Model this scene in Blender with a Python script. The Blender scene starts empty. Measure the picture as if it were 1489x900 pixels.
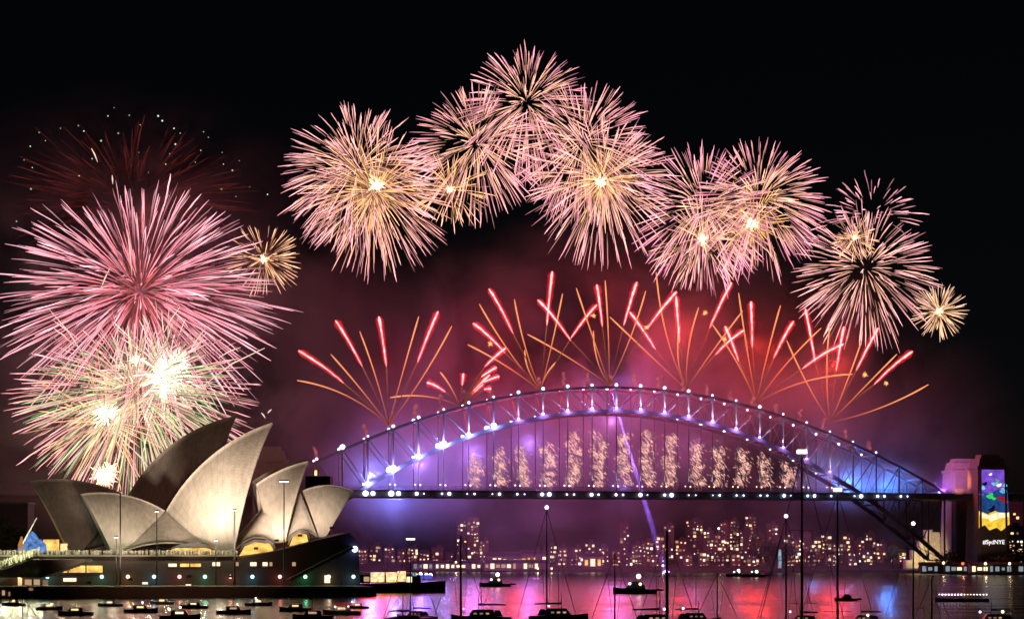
import bpy, math, random
from mathutils import Vector, Matrix
from math import sin, cos, pi, sqrt, radians

random.seed(11)
sc = bpy.context.scene

# ------------------------------------------------------------------ camera
F, HY, CX, HC = 2600.0, 801.0, 744.5, 17.0          # focal length and horizon measured in photograph pixels, eye height in metres
cam_d = bpy.data.cameras.new('camera')
cam = bpy.data.objects.new('camera', cam_d)
sc.collection.objects.link(cam)
cam.location = (0, 0, HC)
cam.rotation_euler = (pi / 2, 0, 0)
cam_d.sensor_width = 36.0
cam_d.lens = 36.0 * F / 1489.0
cam_d.shift_y = (HY - 450.0) / 1489.0
cam_d.clip_start = 1.0
cam_d.clip_end = 40000.0
sc.camera = cam

# ------------------------------------------------------------------ night sky and moonlight
world = bpy.data.worlds.new('World')
sc.world = world
world.use_nodes = True
wn = world.node_tree
sky = wn.nodes.new('ShaderNodeTexSky')
sky.sky_type = 'NISHITA'
sky.sun_disc = False
sky.sun_elevation = radians(35)
sky.sun_rotation = radians(200)
wn.links.new(sky.outputs[0], wn.nodes['Background'].inputs[0])
wn.nodes['Background'].inputs[1].default_value = 0.00035
sun_d = bpy.data.lights.new('moon', 'SUN')
sun_d.energy = 0.004
sun_d.angle = radians(0.5)
sun_d.color = (0.85, 0.9, 1.0)
sun = bpy.data.objects.new('moon', sun_d)
sun.rotation_euler = (radians(55), 0, radians(-20))
sc.collection.objects.link(sun)

sc.view_settings.view_transform = 'Standard'
sc.view_settings.look = 'None'
sc.view_settings.exposure = 0.0
sc.view_settings.gamma = 1.0
sc.view_settings.use_curve_mapping = False

cy = sc.cycles
cy.max_bounces = 4
cy.diffuse_bounces = 1
cy.glossy_bounces = 2
cy.transmission_bounces = 2
cy.volume_bounces = 0
cy.transparent_max_bounces = 24
cy.sample_clamp_indirect = 4.0
cy.use_denoising = True
cy.denoising_input_passes = 'RGB_ALBEDO_NORMAL'
cy.denoising_prefilter = 'ACCURATE'
try:
    cy.denoiser = 'OPENIMAGEDENOISE'
except Exception:
    pass
cy.use_light_tree = True
cy.volume_step_rate = .8
cy.volume_max_steps = 192
cy.caustics_reflective = False
cy.caustics_refractive = False

# ------------------------------------------------------------------ helpers
COL = sc.collection


def at(px, py, Y):
    """point at distance Y that the photograph shows at pixel px, py"""
    return Vector(((px - CX) / F * Y, Y, HC + (HY - py) / F * Y))


def tag(o, label=None, cat=None, group=None, kind=None):
    if label: o['label'] = label
    if cat: o['category'] = cat
    if group: o['group'] = group
    if kind: o['kind'] = kind
    return o


def thing(name, label, cat, loc=(0, 0, 0), group=None, kind=None):
    o = bpy.data.objects.new(name, None)
    o.empty_display_size = 1.0
    COL.objects.link(o)
    o.location = loc
    return tag(o, label, cat, group, kind)


class MB:
    """collects shapes for ONE mesh object"""
    def __init__(self):
        self.v, self.f, self.c, self.uv = [], [], [], None

    def poly(self, pts):
        n = len(self.v)
        self.v += [Vector(p) for p in pts]
        self.f.append(tuple(range(n, n + len(pts))))

    def box(self, c, s, rot=None):
        c = Vector(c)
        n = len(self.v)
        for z in (-.5, .5):
            for x, y in ((-.5, -.5), (.5, -.5), (.5, .5), (-.5, .5)):
                p = Vector((x * s[0], y * s[1], z * s[2]))
                if rot is not None: p = rot @ p
                self.v.append(c + p)
        for q in ((3, 2, 1, 0), (4, 5, 6, 7), (0, 1, 5, 4), (1, 2, 6, 5), (2, 3, 7, 6), (3, 0, 4, 7)):
            self.f.append(tuple(n + i for i in q))
        return self

    def beam(self, p, q, w, h=None, up=Vector((0, 0, 1))):
        h = h or w
        p, q = Vector(p), Vector(q)
        d = q - p
        L = d.length
        if L < 1e-6: return self
        d /= L
        s = d.cross(up)
        if s.length < 1e-3: s = d.cross(Vector((1, 0, 0)))
        s.normalize()
        u = s.cross(d)
        n = len(self.v)
        for e in (p, q):
            for a, b in ((-.5, -.5), (.5, -.5), (.5, .5), (-.5, .5)):
                self.v.append(e + s * a * w + u * b * h)
        for k in range(4):
            j = (k + 1) % 4
            self.f.append((n + k, n + j, n + 4 + j, n + 4 + k))
        self.f.append((n + 3, n + 2, n + 1, n))
        self.f.append((n + 4, n + 5, n + 6, n + 7))
        return self

    def tube(self, pts, rad, sides=6, cols=None, caps=True):
        pts = [Vector(p) for p in pts]
        m = len(pts)
        if not hasattr(rad, '__len__'): rad = [rad] * m
        n = len(self.v)
        for i, p in enumerate(pts):
            d = pts[min(i + 1, m - 1)] - pts[max(i - 1, 0)]
            if d.length < 1e-9: d = Vector((0, 0, 1))
            d.normalize()
            s = d.cross(Vector((0, 0, 1)))
            if s.length < 1e-3: s = d.cross(Vector((1, 0, 0)))
            s.normalize()
            u = s.cross(d)
            for k in range(sides):
                a = 2 * pi * k / sides
                self.v.append(p + (s * cos(a) + u * sin(a)) * rad[i])
                if cols is not None: self.c.append(cols[i])
        for i in range(m - 1):
            for k in range(sides):
                j = (k + 1) % sides
                self.f.append((n + i * sides + k, n + i * sides + j, n + (i + 1) * sides + j, n + (i + 1) * sides + k))
        if caps:
            self.f.append(tuple(n + k for k in reversed(range(sides))))
            self.f.append(tuple(n + (m - 1) * sides + k for k in range(sides)))
        return self

    def ball(self, c, r, seg=8, rings=5, col=None):
        c = Vector(c)
        if not hasattr(r, '__len__'): r = (r, r, r)
        n = len(self.v)
        self.v.append(c + Vector((0, 0, -r[2])))
        for i in range(1, rings):
            t = -pi / 2 + pi * i / rings
            for k in range(seg):
                a = 2 * pi * k / seg
                self.v.append(c + Vector((r[0] * cos(t) * cos(a), r[1] * cos(t) * sin(a), r[2] * sin(t))))
        self.v.append(c + Vector((0, 0, r[2])))
        top = len(self.v) - 1
        for k in range(seg):
            j = (k + 1) % seg
            self.f.append((n, n + 1 + j, n + 1 + k))
            for i in range(rings - 2):
                a = n + 1 + i * seg
                self.f.append((a + k, a + j, a + seg + j, a + seg + k))
            a = n + 1 + (rings - 2) * seg
            self.f.append((a + k, a + j, top))
        if col is not None: self.c += [col] * (len(self.v) - n)
        return self

    def prism(self, base, top):
        """closed solid between two polygons with the same number of corners"""
        n, m = len(self.v), len(base)
        self.v += [Vector(p) for p in base] + [Vector(p) for p in top]
        self.f.append(tuple(n + i for i in reversed(range(m))))
        self.f.append(tuple(n + m + i for i in range(m)))
        for i in range(m):
            j = (i + 1) % m
            self.f.append((n + i, n + j, n + m + j, n + m + i))
        return self

    def build(self, name, mat, parent=None, smooth=False, origin=None):
        me = bpy.data.meshes.new(name)
        org = Vector(origin) if origin is not None else Vector((0, 0, 0))
        me.from_pydata([tuple(p - org) for p in self.v], [], self.f)
        if self.c and len(self.c) == len(self.v):
            at_ = me.attributes.new('glow', 'FLOAT_COLOR', 'POINT')
            flat = []
            for c in self.c: flat += [c[0], c[1], c[2], 1.0]
            at_.data.foreach_set('color', flat)
        if smooth:
            me.polygons.foreach_set('use_smooth', [True] * len(me.polygons))
        if mat is not None: me.materials.append(mat)
        me.update()
        o = bpy.data.objects.new(name, me)
        COL.objects.link(o)
        if parent is not None:
            o.parent = parent
            # vertices are in world space: undo the parent's offset
            o.location = org - Vector(parent_world(parent))
        else:
            o.location = org
        return o


def parent_world(p):
    t = Vector((0, 0, 0))
    while p is not None:
        t += Vector(p.location)
        p = p.parent
    return t


def place(mesh, name, loc, parent=None, scale=None, rot=None):
    """another object that shares a mesh; loc in world space"""
    o = bpy.data.objects.new(name, mesh)
    COL.objects.link(o)
    o.parent = parent
    o.location = Vector(loc) - (parent_world(parent) if parent is not None else Vector((0, 0, 0)))
    if scale is not None: o.scale = scale
    if rot is not None: o.rotation_euler = rot
    return o


# ------------------------------------------------------------------ materials
def principled(name, col, rough=0.6, metal=0.0, noise=0.0, nscale=1.0, bump=0.0, spec=0.5, stretch=(1, 1, 1)):
    m = bpy.data.materials.new(name)
    m.use_nodes = True
    nt = m.node_tree
    b = nt.nodes['Principled BSDF']
    b.inputs['Base Color'].default_value = (*col, 1)
    b.inputs['Roughness'].default_value = rough
    b.inputs['Metallic'].default_value = metal
    b.inputs['Specular IOR Level'].default_value = spec
    if noise or bump:
        tc = nt.nodes.new('ShaderNodeTexCoord')
        mp = nt.nodes.new('ShaderNodeMapping')
        mp.inputs['Scale'].default_value = stretch
        nz = nt.nodes.new('ShaderNodeTexNoise')
        nz.inputs['Scale'].default_value = nscale
        nz.inputs['Detail'].default_value = 5
        nt.links.new(tc.outputs['Object'], mp.inputs[0])
        nt.links.new(mp.outputs[0], nz.inputs['Vector'])
        if noise:
            mx = nt.nodes.new('ShaderNodeMix')
            mx.data_type = 'RGBA'
            mx.inputs['A'].default_value = (*[c * (1 - noise) for c in col], 1)
            mx.inputs['B'].default_value = (*[min(1, c * (1 + noise)) for c in col], 1)
            nt.links.new(nz.outputs['Fac'], mx.inputs['Factor'])
            nt.links.new(mx.outputs['Result'], b.inputs['Base Color'])
        if bump:
            bp = nt.nodes.new('ShaderNodeBump')
            bp.inputs['Distance'].default_value = bump
            nt.links.new(nz.outputs['Fac'], bp.inputs['Height'])
            nt.links.new(bp.outputs[0], b.inputs['Normal'])
    return m


def emit(name, col, s, var=0.0, vscale=0.4):
    m = bpy.data.materials.new(name)
    m.use_nodes = True
    nt = m.node_tree
    nt.nodes.remove(nt.nodes['Principled BSDF'])
    e = nt.nodes.new('ShaderNodeEmission')
    e.inputs[0].default_value = (*col, 1)
    e.inputs[1].default_value = s
    if var:
        tc = nt.nodes.new('ShaderNodeTexCoord')
        nz = nt.nodes.new('ShaderNodeTexNoise')
        nz.inputs['Scale'].default_value = vscale
        nz.inputs['Detail'].default_value = 3
        mr = nt.nodes.new('ShaderNodeMapRange')
        mr.inputs['From Min'].default_value = .3
        mr.inputs['From Max'].default_value = .7
        mr.inputs['To Min'].default_value = s * (1 - var)
        mr.inputs['To Max'].default_value = s * (1 + var)
        nt.links.new(tc.outputs['Object'], nz.inputs['Vector'])
        nt.links.new(nz.outputs['Fac'], mr.inputs['Value'])
        nt.links.new(mr.outputs[0], e.inputs[1])
    nt.links.new(e.outputs[0], nt.nodes['Material Output'].inputs[0])
    m.cycles.emission_sampling = 'NONE'
    return m


def spark_mat(name, s):
    """burning stars: each trail's own colour comes from its mesh"""
    m = bpy.data.materials.new(name)
    m.use_nodes = True
    nt = m.node_tree
    nt.nodes.remove(nt.nodes['Principled BSDF'])
    e = nt.nodes.new('ShaderNodeEmission')
    a = nt.nodes.new('ShaderNodeAttribute')
    a.attribute_name = 'glow'
    nt.links.new(a.outputs['Color'], e.inputs[0])
    e.inputs[1].default_value = s
    nt.links.new(e.outputs[0], nt.nodes['Material Output'].inputs[0])
    m.cycles.emission_sampling = 'NONE'
    return m


M = {}
M['steel'] = principled('bridge_steel', (.16, .165, .175), .55, 0.0, .25, .3)
M['deck'] = principled('bridge_deck_steel', (.09, .095, .11), .6, 0, .25, .2)
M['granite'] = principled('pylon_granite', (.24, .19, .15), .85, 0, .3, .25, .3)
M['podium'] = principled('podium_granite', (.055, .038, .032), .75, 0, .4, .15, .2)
M['paving'] = principled('broadwalk_paving', (.2, .17, .14), .8, 0, .3, .3)
M['glass'] = principled('dark_glass', (.02, .018, .015), .12, 0)
M['bronze'] = principled('bronze_mullion', (.12, .08, .04), .4, .6)
M['land'] = principled('shore_ground', (.035, .04, .025), .95, 0, .5, .02)
M['city'] = [principled('city_wall_' + n, c, .85, 0, .25, .1) for n, c in
             (('brick', (.10, .06, .045)), ('concrete', (.12, .115, .11)), ('render', (.15, .13, .11)), ('dark', (.05, .045, .05)))]
M['leaf'] = principled('leaf', (.05, .075, .03), .8, 0, .5, .4)
M['bark'] = principled('bark', (.08, .06, .04), .9, 0, .3, 2)
M['hull_white'] = principled('white_hull', (.7, .7, .7), .35)
M['hull_dark'] = principled('dark_hull', (.03, .035, .05), .35)
M['deck_teak'] = principled('boat_deck', (.3, .22, .14), .6, 0, .3, 2)
M['cabin'] = principled('cabin_shell', (.55, .55, .55), .4)
M['mast'] = principled('mast_alloy', (.16, .16, .17), .45, .5)
M['wire'] = principled('rigging_wire', (.1, .1, .1), .5, .5)
M['canvas'] = principled('sail_cover', (.04, .05, .09), .8)
M['pole'] = principled('lamp_pole_paint', (.06, .06, .06), .5)
M['black'] = principled('lamp_housing', (.03, .03, .03), .5)
M['crowd'] = principled('crowd_clothes', (.32, .3, .24), .9, 0, .7, .9)
M['rope'] = principled('pontoon', (.05, .05, .055), .8)

E = {}
E['lamp_violet'] = emit('lamp_violet', (.78, .62, 1.0), 7.0)
E['lamp_blue'] = emit('lamp_blue', (.55, .66, 1.0), 9.0)
E['lamp_pink'] = emit('lamp_pink', (1.0, .66, .92), 4.5)
E['lamp_white'] = emit('lamp_white', (1.0, .95, .88), 4.0)
E['lamp_warm'] = emit('lamp_warm', (1.0, .72, .38), 3.0)
E['win_warm'] = emit('window_warm', (1.0, .62, .28), 1.5, .5, .25)
E['win_cream'] = emit('window_cream', (1.0, .80, .52), 1.5)
E['win_gold'] = emit('window_gold', (1.0, .55, .13), 1.25, .55, .35)
E['win_dim'] = emit('window_dim', (1.0, .62, .36), .5)
E['win_cool'] = emit('window_cool', (.72, .85, 1.0), .32)
E['win_faint'] = emit('window_faint', (1.0, .6, .38), .22)
E['win_bright'] = emit('window_bright', (1.0, .88, .66), 1.8)
E['trail'] = spark_mat('burning_star', 1.0)


def lamp(name, kind, loc, power, col, radius=1.0, parent=None, aim=None, angle=60, blend=.6):
    d = bpy.data.lights.new(name, kind)
    d.energy = power
    d.color = col
    d.shadow_soft_size = radius
    if kind == 'SPOT':
        d.spot_size = radians(angle)
        d.spot_blend = blend
    o = bpy.data.objects.new(name, d)
    COL.objects.link(o)
    o.parent = parent
    o.location = Vector(loc) - (parent_world(parent) if parent is not None else Vector((0, 0, 0)))
    if aim is not None:
        o.rotation_euler = (Vector(aim) - Vector(loc)).to_track_quat('-Z', 'Y').to_euler()
    return o


ORD = ['first', 'second', 'third', 'fourth', 'fifth', 'sixth', 'seventh', 'eighth', 'ninth', 'tenth', 'eleventh', 'twelfth',
       'thirteenth', 'fourteenth', 'fifteenth', 'sixteenth', 'seventeenth', 'eighteenth', 'nineteenth', 'twentieth']
TENS = {20: 'twenty', 30: 'thirty', 40: 'forty', 50: 'fifty', 60: 'sixty', 70: 'seventy', 80: 'eighty', 90: 'ninety'}
TENTH = {30: 'thirtieth', 40: 'fortieth', 50: 'fiftieth', 60: 'sixtieth', 70: 'seventieth', 80: 'eightieth', 90: 'ninetieth'}


def nth(i):
    n = i + 1
    if n <= 20: return ORD[n - 1]
    if n % 10 == 0: return TENTH[n]
    return TENS[n // 10 * 10] + '-' + ORD[n % 10 - 1]


# ================================================================== WATER, LAND, SMOKE
def water_material():
    m = bpy.data.materials.new('harbour_water')
    m.use_nodes = True
    nt = m.node_tree
    b = nt.nodes['Principled BSDF']
    b.inputs['Base Color'].default_value = (.004, .006, .010, 1)
    b.inputs['Roughness'].default_value = .21
    b.inputs['IOR'].default_value = 1.333
    b.inputs['Specular IOR Level'].default_value = .75
    tc = nt.nodes.new('ShaderNodeTexCoord')

    def noise(scale, stretch, detail, dist):
        mp = nt.nodes.new('ShaderNodeMapping')
        mp.inputs['Scale'].default_value = stretch
        nz = nt.nodes.new('ShaderNodeTexNoise')
        nz.inputs['Scale'].default_value = scale
        nz.inputs['Detail'].default_value = detail
        nt.links.new(tc.outputs['Object'], mp.inputs[0])
        nt.links.new(mp.outputs[0], nz.inputs['Vector'])
        bp = nt.nodes.new('ShaderNodeBump')
        bp.inputs['Strength'].default_value = 1.0
        bp.inputs['Distance'].default_value = dist
        nt.links.new(nz.outputs['Fac'], bp.inputs['Height'])
        return bp
    a = noise(.5, (.6, 1, 1), 3, .19)
    c = noise(.05, (.3, 1, 1), 2, .9)
    # wind lanes: ruffled and calm water in long bands across the harbour
    mp = nt.nodes.new('ShaderNodeMapping')
    mp.inputs['Scale'].default_value = (.003, .028, 1)
    lane = nt.nodes.new('ShaderNodeTexNoise')
    lane.inputs['Scale'].default_value = 1.0
    lane.inputs['Detail'].default_value = 4
    mr = nt.nodes.new('ShaderNodeMapRange')
    mr.inputs['From Min'].default_value = .36
    mr.inputs['From Max'].default_value = .64
    mr.inputs['To Min'].default_value = .15
    mr.inputs['To Max'].default_value = 1.5
    nt.links.new(tc.outputs['Object'], mp.inputs[0])
    nt.links.new(mp.outputs[0], lane.inputs['Vector'])
    nt.links.new(lane.outputs['Fac'], mr.inputs['Value'])
    for q in (a, c):
        nt.links.new(mr.outputs[0], q.inputs['Strength'])
    d = noise(.014, (.2, 1, 1), 4, 4.6)
    nt.links.new(d.outputs[0], c.inputs['Normal'])
    nt.links.new(c.outputs[0], a.inputs['Normal'])
    nt.links.new(a.outputs[0], b.inputs['Normal'])
    return m


w = MB()
w.poly([(-9000, -300, 0), (9000, -300, 0), (9000, 16000, 0), (-9000, 16000, 0)])
tag(w.build('water', water_material()), kind='structure')

# north shore: a low bank whose far slopes rise behind the bridge
land = MB()
shore = [(-900, 1500), (-350, 1560), (-60, 1490), (40, 1455), (140, 1440), (230, 1425), (300, 1400), (352, 1290), (420, 1268), (900, 1240)]
rows = []
for (x, y) in shore:
    rows.append([(x, y, -.5), (x, y + 2, 2.2), (x * 1.03, y + 60, 4), (x * 1.15, y + 300, 10), (x * 1.6, y + 1100, 16), (x * 4, y + 7000, 12)])
n0 = 0
for i, r in enumerate(rows):
    land.v += [Vector(p) for p in r]
for i in range(len(rows) - 1):
    for k in range(5):
        a = i * 6 + k
        land.f.append((a, a + 6, a + 7, a + 1))
tag(land.build('ground', M['land']), kind='structure')


def smoke_material(name, dens, col, radii, nscale, lo=.43, hi=.62, floor=.03, aniso=0.1):
    m = bpy.data.materials.new(name)
    m.use_nodes = True
    nt = m.node_tree
    nt.nodes.remove(nt.nodes['Principled BSDF'])
    v = nt.nodes.new('ShaderNodeVolumePrincipled')
    v.inputs['Color'].default_value = (*col, 1)
    v.inputs['Anisotropy'].default_value = aniso
    tc = nt.nodes.new('ShaderNodeTexCoord')
    # soft ellipsoidal edge
    mp = nt.nodes.new('ShaderNodeMapping')
    mp.inputs['Scale'].default_value = [1.0 / r for r in radii]
    ln = nt.nodes.new('ShaderNodeVectorMath')
    ln.operation = 'LENGTH'
    fo = nt.nodes.new('ShaderNodeMapRange')
    fo.interpolation_type = 'SMOOTHSTEP'
    fo.inputs['From Min'].default_value = .45
    fo.inputs['From Max'].default_value = 1.0
    fo.inputs['To Min'].default_value = 1.0
    fo.inputs['To Max'].default_value = 0.0
    nz = nt.nodes.new('ShaderNodeTexNoise')
    nz.inputs['Scale'].default_value = nscale
    nz.inputs['Detail'].default_value = 6
    nz.inputs['Roughness'].default_value = .62
    nz.inputs['Distortion'].default_value = .9
    nr = nt.nodes.new('ShaderNodeMapRange')
    nr.interpolation_type = 'SMOOTHSTEP'
    nr.inputs['From Min'].default_value = lo
    nr.inputs['From Max'].default_value = hi
    nr.inputs['To Min'].default_value = floor
    nr.inputs['To Max'].default_value = 1.0
    mu = nt.nodes.new('ShaderNodeMath'); mu.operation = 'MULTIPLY'
    m2 = nt.nodes.new('ShaderNodeMath'); m2.operation = 'MULTIPLY'
    m2.inputs[1].default_value = dens
    nt.links.new(tc.outputs['Object'], mp.inputs[0])
    nt.links.new(mp.outputs[0], ln.inputs[0])
    nt.links.new(ln.outputs['Value'], fo.inputs['Value'])
    nt.links.new(tc.outputs['Object'], nz.inputs['Vector'])
    nt.links.new(nz.outputs['Fac'], nr.inputs['Value'])
    nt.links.new(fo.outputs[0], mu.inputs[0])
    nt.links.new(nr.outputs[0], mu.inputs[1])
    nt.links.new(mu.outputs[0], m2.inputs[0])
    nt.links.new(m2.outputs[0], v.inputs['Density'])
    nt.links.new(v.outputs[0], nt.nodes['Material Output'].inputs['Volume'])
    return m


def smoke(center, radii, mat):
    b = MB()
    b.ball((0, 0, 0), radii, 24, 14)
    o = b.build('smoke', mat)
    o.location = center
    return tag(o, kind='stuff')


SM_R = (350, 230, 215)
smoke((92, 1440, 84), SM_R, smoke_material('firework_smoke', .0021, (.9, .9, .9), SM_R, .0105))
SL_R = (200, 150, 190)
smoke((-235, 1090, 120), SL_R, smoke_material('firework_smoke_west', .0024, (.9, .88, .86), SL_R, .012))

# ================================================================== HARBOUR BRIDGE
BC = at(889.4, HY, 1312)
BC.z = 0
tl = .175
bd = Vector((sqrt(1 - tl * tl), tl, 0))       # along the bridge, to the far shore
bp_ = Vector((tl, -sqrt(1 - tl * tl), 0))     # across it, towards the camera
PAN = 18.05


def low_z(n):
    t = n / 14.0
    return 118.5 - 108.5 * t * t


def top_z(n):
    n = abs(n)
    return 135.6 - .405 * n * n + 1.3e-4 * n ** 4


def bnode(n, side, z):
    p = BC + bd * (PAN * n) + bp_ * (15.0 * side)
    return Vector((p.x, p.y, z))


bridge = thing('arch_bridge', 'dark steel arch road bridge spanning the harbour, studded with violet lamps', 'bridge', BC)
for side in (1, -1):
    lo, up = MB(), MB()
    for n in range(-14, 14):
        lo.beam(bnode(n, side, low_z(n)), bnode(n + 1, side, low_z(n + 1)), 1.8, 2.8)
        up.beam(bnode(n, side, top_z(n)), bnode(n + 1, side, top_z(n + 1)), 1.4, 1.7)
    lo.build('lower_chord', M['steel'], bridge)
    up.build('upper_chord', M['steel'], bridge)
    for n in range(-14, 15):
        MB().beam(bnode(n, side, low_z(n)), bnode(n, side, top_z(n)), 1.1, 1.1).build('vertical_strut', M['steel'], bridge)
    for n in range(1, 15):
        for s in (-1, 1):
            MB().beam(bnode(s * n, side, top_z(n)), bnode(s * (n - 1), side, low_z(n - 1)), .75, .75).build('diagonal_strut', M['steel'], bridge)
    DZ = 55.5
    for n in range(-13, 14):
        z = low_z(n)
        if z > DZ + 4:
            MB().beam(bnode(n, side, DZ + 3), bnode(n, side, z), .62, .62).build('hanger', M['steel'], bridge)
        elif z < DZ - 6:
            pass
for n in range(-14, 15):
    MB().beam(bnode(n, -1, top_z(n)), bnode(n, 1, top_z(n)), .8, 1.0).build('top_cross_beam', M['steel'], bridge)
    MB().beam(bnode(n, -1, low_z(n)), bnode(n, 1, low_z(n)), .8, 1.0).build('lower_cross_beam', M['steel'], bridge)
for n in range(-14, 14):
    for nm, zf, k in (('top_lateral', top_z, 1), ('lower_lateral', low_z, -1)):
        MB().beam(bnode(n, k, zf(n)), bnode(n + 1, -k, zf(n + 1)), .45, .45).beam(bnode(n, -k, zf(n) + .6), bnode(n + 1, k, zf(n + 1) + .6), .45, .45).build(nm, M['steel'], bridge)
for n in range(-13, 14):
    for k in (-1, 1):
        MB().beam(bnode(n, k, low_z(n) + 1), bnode(n, -k, top_z(n) - 1) + bd * (.5 * k), .36, .36).build('sway_brace', M['steel'], bridge)
dk = MB()
L0, L1 = BC + bd * (-PAN * 14 - 190), BC + bd * (PAN * 14 + 240)
for z, wd, hh in ((57.2, 47, 3.4), (59.7, 49, .9)):
    dk.beam(Vector((L0.x, L0.y, z)), Vector((L1.x, L1.y, z)), wd, hh)
dk.build('road_deck', M['deck'], bridge)
for side in (1, -1):
    rl = MB()
    off = bp_ * (24.2 * side)
    for z in (61.0, 61.9, 62.9):
        rl.beam(Vector((L0.x, L0.y, z)) + off, Vector((L1.x, L1.y, z)) + off, .18, .18)
    for k in range(0, 160):
        q = L0 + (L1 - L0) * (k / 159.0) + off
        rl.beam(Vector((q.x, q.y, 60.1)), Vector((q.x, q.y, 62.9)), .16, .16)
    rl.build('railing', M['deck'], bridge)

# the lamps: small floodlights whose lenses glow
ball1 = MB().ball((0, 0, 0), 1.0, 10, 6)
lens_mesh = {}
for k in ('lamp_violet', 'lamp_blue', 'lamp_pink', 'lamp_white', 'lamp_warm'):
    o = ball1.build('lamp_lens', E[k], None, True)
    lens_mesh[k] = o.data
    bpy.data.objects.remove(o)


def lens(name, kind, loc, r, parent):
    return place(lens_mesh[kind], name, loc, parent, (r, r, r))


VIO, BLU, PNK, MAG = (.38, .20, 1.0), (.20, .22, 1.0), (1.0, .25, .75), (.85, .25, .95)
for n in range(-13, 14):
    for side in (1, -1):
        if n > 11: break
        kind = 'lamp_pink' if n < 9 else 'lamp_violet'
        r = random.choice((.75, .95, 1.15))
        if n == -11 and side == 1: kind, r = 'lamp_blue', 1.8
        if n >= 7: r *= .72
        lens('crest_lamp', kind, bnode(n, side, top_z(n) + 1.9), r, bridge)
for n in range(-10, 11):
    for side in (1, -1):
        big = 1.0
        kind = 'lamp_violet'
        if n < -5: kind, big = 'lamp_blue', (1.6 if n % 2 else 1.2)
        if n in (-9, -7, -5): big = 2.1
        if n > 5: big = .85
        if n > 9: continue
        lens('truss_lamp', kind, bnode(n, side, low_z(n) + 2.2), .95 * big, bridge)
    if n < 10:
        q = bnode(n, 1, low_z(n) + 2.2) + bp_ * 3.5
        lamp('truss_glow', 'POINT', q, (30000 if n in (-9, -7) else 16000) if n < -4 else (5000 if n < 6 else 2500), (.30, .30, 1.0) if n < -4 else (.55, .25, 1.0), .8, bridge)
    # the beams of the front floodlights play up the vertical and along the diagonal
    s = -1 if n <= 0 else 1
    base = bnode(n, 1, low_z(n) + 2.6) + bp_ * 1.6
    tgt = bnode(n, 1, low_z(n) + 16)
    if n < 10:
        pw = 46000 if n < -4 else 38000
        col = (.62, .6, 1.0) if n < -4 else (.85, .72, 1.0)
        lamp('truss_spot', 'SPOT', base, pw, col, .3, bridge, tgt, 30, .7)
        t2 = bnode(n, 1, low_z(n)).lerp(bnode(n + (-1 if n <= 0 else 1), 1, top_z(n + (-1 if n <= 0 else 1))), .55)
        lamp('truss_spot', 'SPOT', base, pw, col, .3, bridge, t2, 26, .7)
for n in range(-11, 13):
    for side in (1, -1):
        for du in (-2.6, 2.6):
            if side == -1 and du > 0: continue
            kind, r = random.choice(('lamp_violet', 'lamp_violet', 'lamp_pink')), random.choice((.4, .65, .9, 1.15, 1.4))
            if n < -8: kind, r = 'lamp_blue', (1.9 if du < 0 and side == 1 else 1.5)
            if n > 3: kind, r = 'lamp_blue', random.choice((.35, .55, .7, 1.0))
            if n > 9: r *= 1.25
            q = BC + bd * (PAN * n + du + (side == -1) * 1.4) + bp_ * (24.9 * side)
            lens('deck_lamp', kind, (q.x, q.y, 57.6), r, bridge)
    # small lamps at the foot of each hanger, lighting it from below
    q = bnode(n, 1, 0)
    if abs(n) < 10:
        lens('hanger_lamp', 'lamp_warm' if n > 0 else 'lamp_pink', (q.x + 1.2, q.y - 1.2, 64.0), .55, bridge)
        lens('hanger_lamp', 'lamp_warm' if n > 0 else 'lamp_pink', (q.x - 2.4, q.y - .6, 64.3), .48, bridge)
        lamp('hanger_spot', 'SPOT', (q.x + .3, q.y - 1.9, 64.4), 14000, (1.0, .82, .75), .3, bridge, bnode(n, 1, 76), 30, .6)

# glow of the big coloured floodlights in the smoke
for px, py, Y, P, c in ((541, 690, 1270, 52000, BLU), (575, 722, 1265, 40000, BLU), (610, 675, 1275, 46000, VIO), (690, 660, 1290, 42000, VIO), (770, 645, 1300, 22000, VIO),
                        (890, 612, 1300, 20000, MAG), (905, 552, 1300, 26000, VIO), (860, 562, 1310, 9000, PNK), (1010, 650, 1300, 5000, MAG),
                        (1235, 706, 1305, 42000, (.06, .24, 1.0)), (1290, 709, 1312, 36000, (.06, .25, 1.0)), (1185, 672, 1310, 14000, (.08, .35, 1.0)), (905, 712, 1290, 8000, VIO),
                        (780, 715, 1290, 8000, MAG), (660, 715, 1280, 10000, VIO)):
    lamp('floodlight', 'POINT', at(px, py, Y + 62), P * 2.8, c, 1.5, bridge)
# two violet searchlights
lamp('searchlight', 'SPOT', at(883, 548, 1335), 5.0e8, (.34, .14, 1.0), .6, bridge, at(967, 828, 1440), 2.0, .6)
lamp('searchlight', 'SPOT', at(1360, 697, 1345), 8.0e7, (.3, .16, 1.0), .5, bridge, at(1391, 800, 1372), 2.6, .5)
smoke(at(1260, 708, 1368), (66, 44, 26), smoke_material('lit_smoke', .012, (.9, .9, .9), (66, 44, 26), .05, .3, .7, .3))
smoke(at(590, 690, 1318), (82, 62, 58), smoke_material('drifting_smoke_violet', .0042, (.9, .9, .9), (82, 62, 58), .03, .3, .7, .25))
smoke(at(860, 640, 1345), (170, 60, 58), smoke_material('drifting_smoke_arch', .0032, (.9, .9, .9), (170, 60, 58), .025, .3, .7, .2))
smoke(at(1376, 745, 1356), (30, 26, 48), smoke_material('drifting_smoke', .012, (.9, .9, .9), (30, 26, 48), .05, .3, .7, .3))

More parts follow.
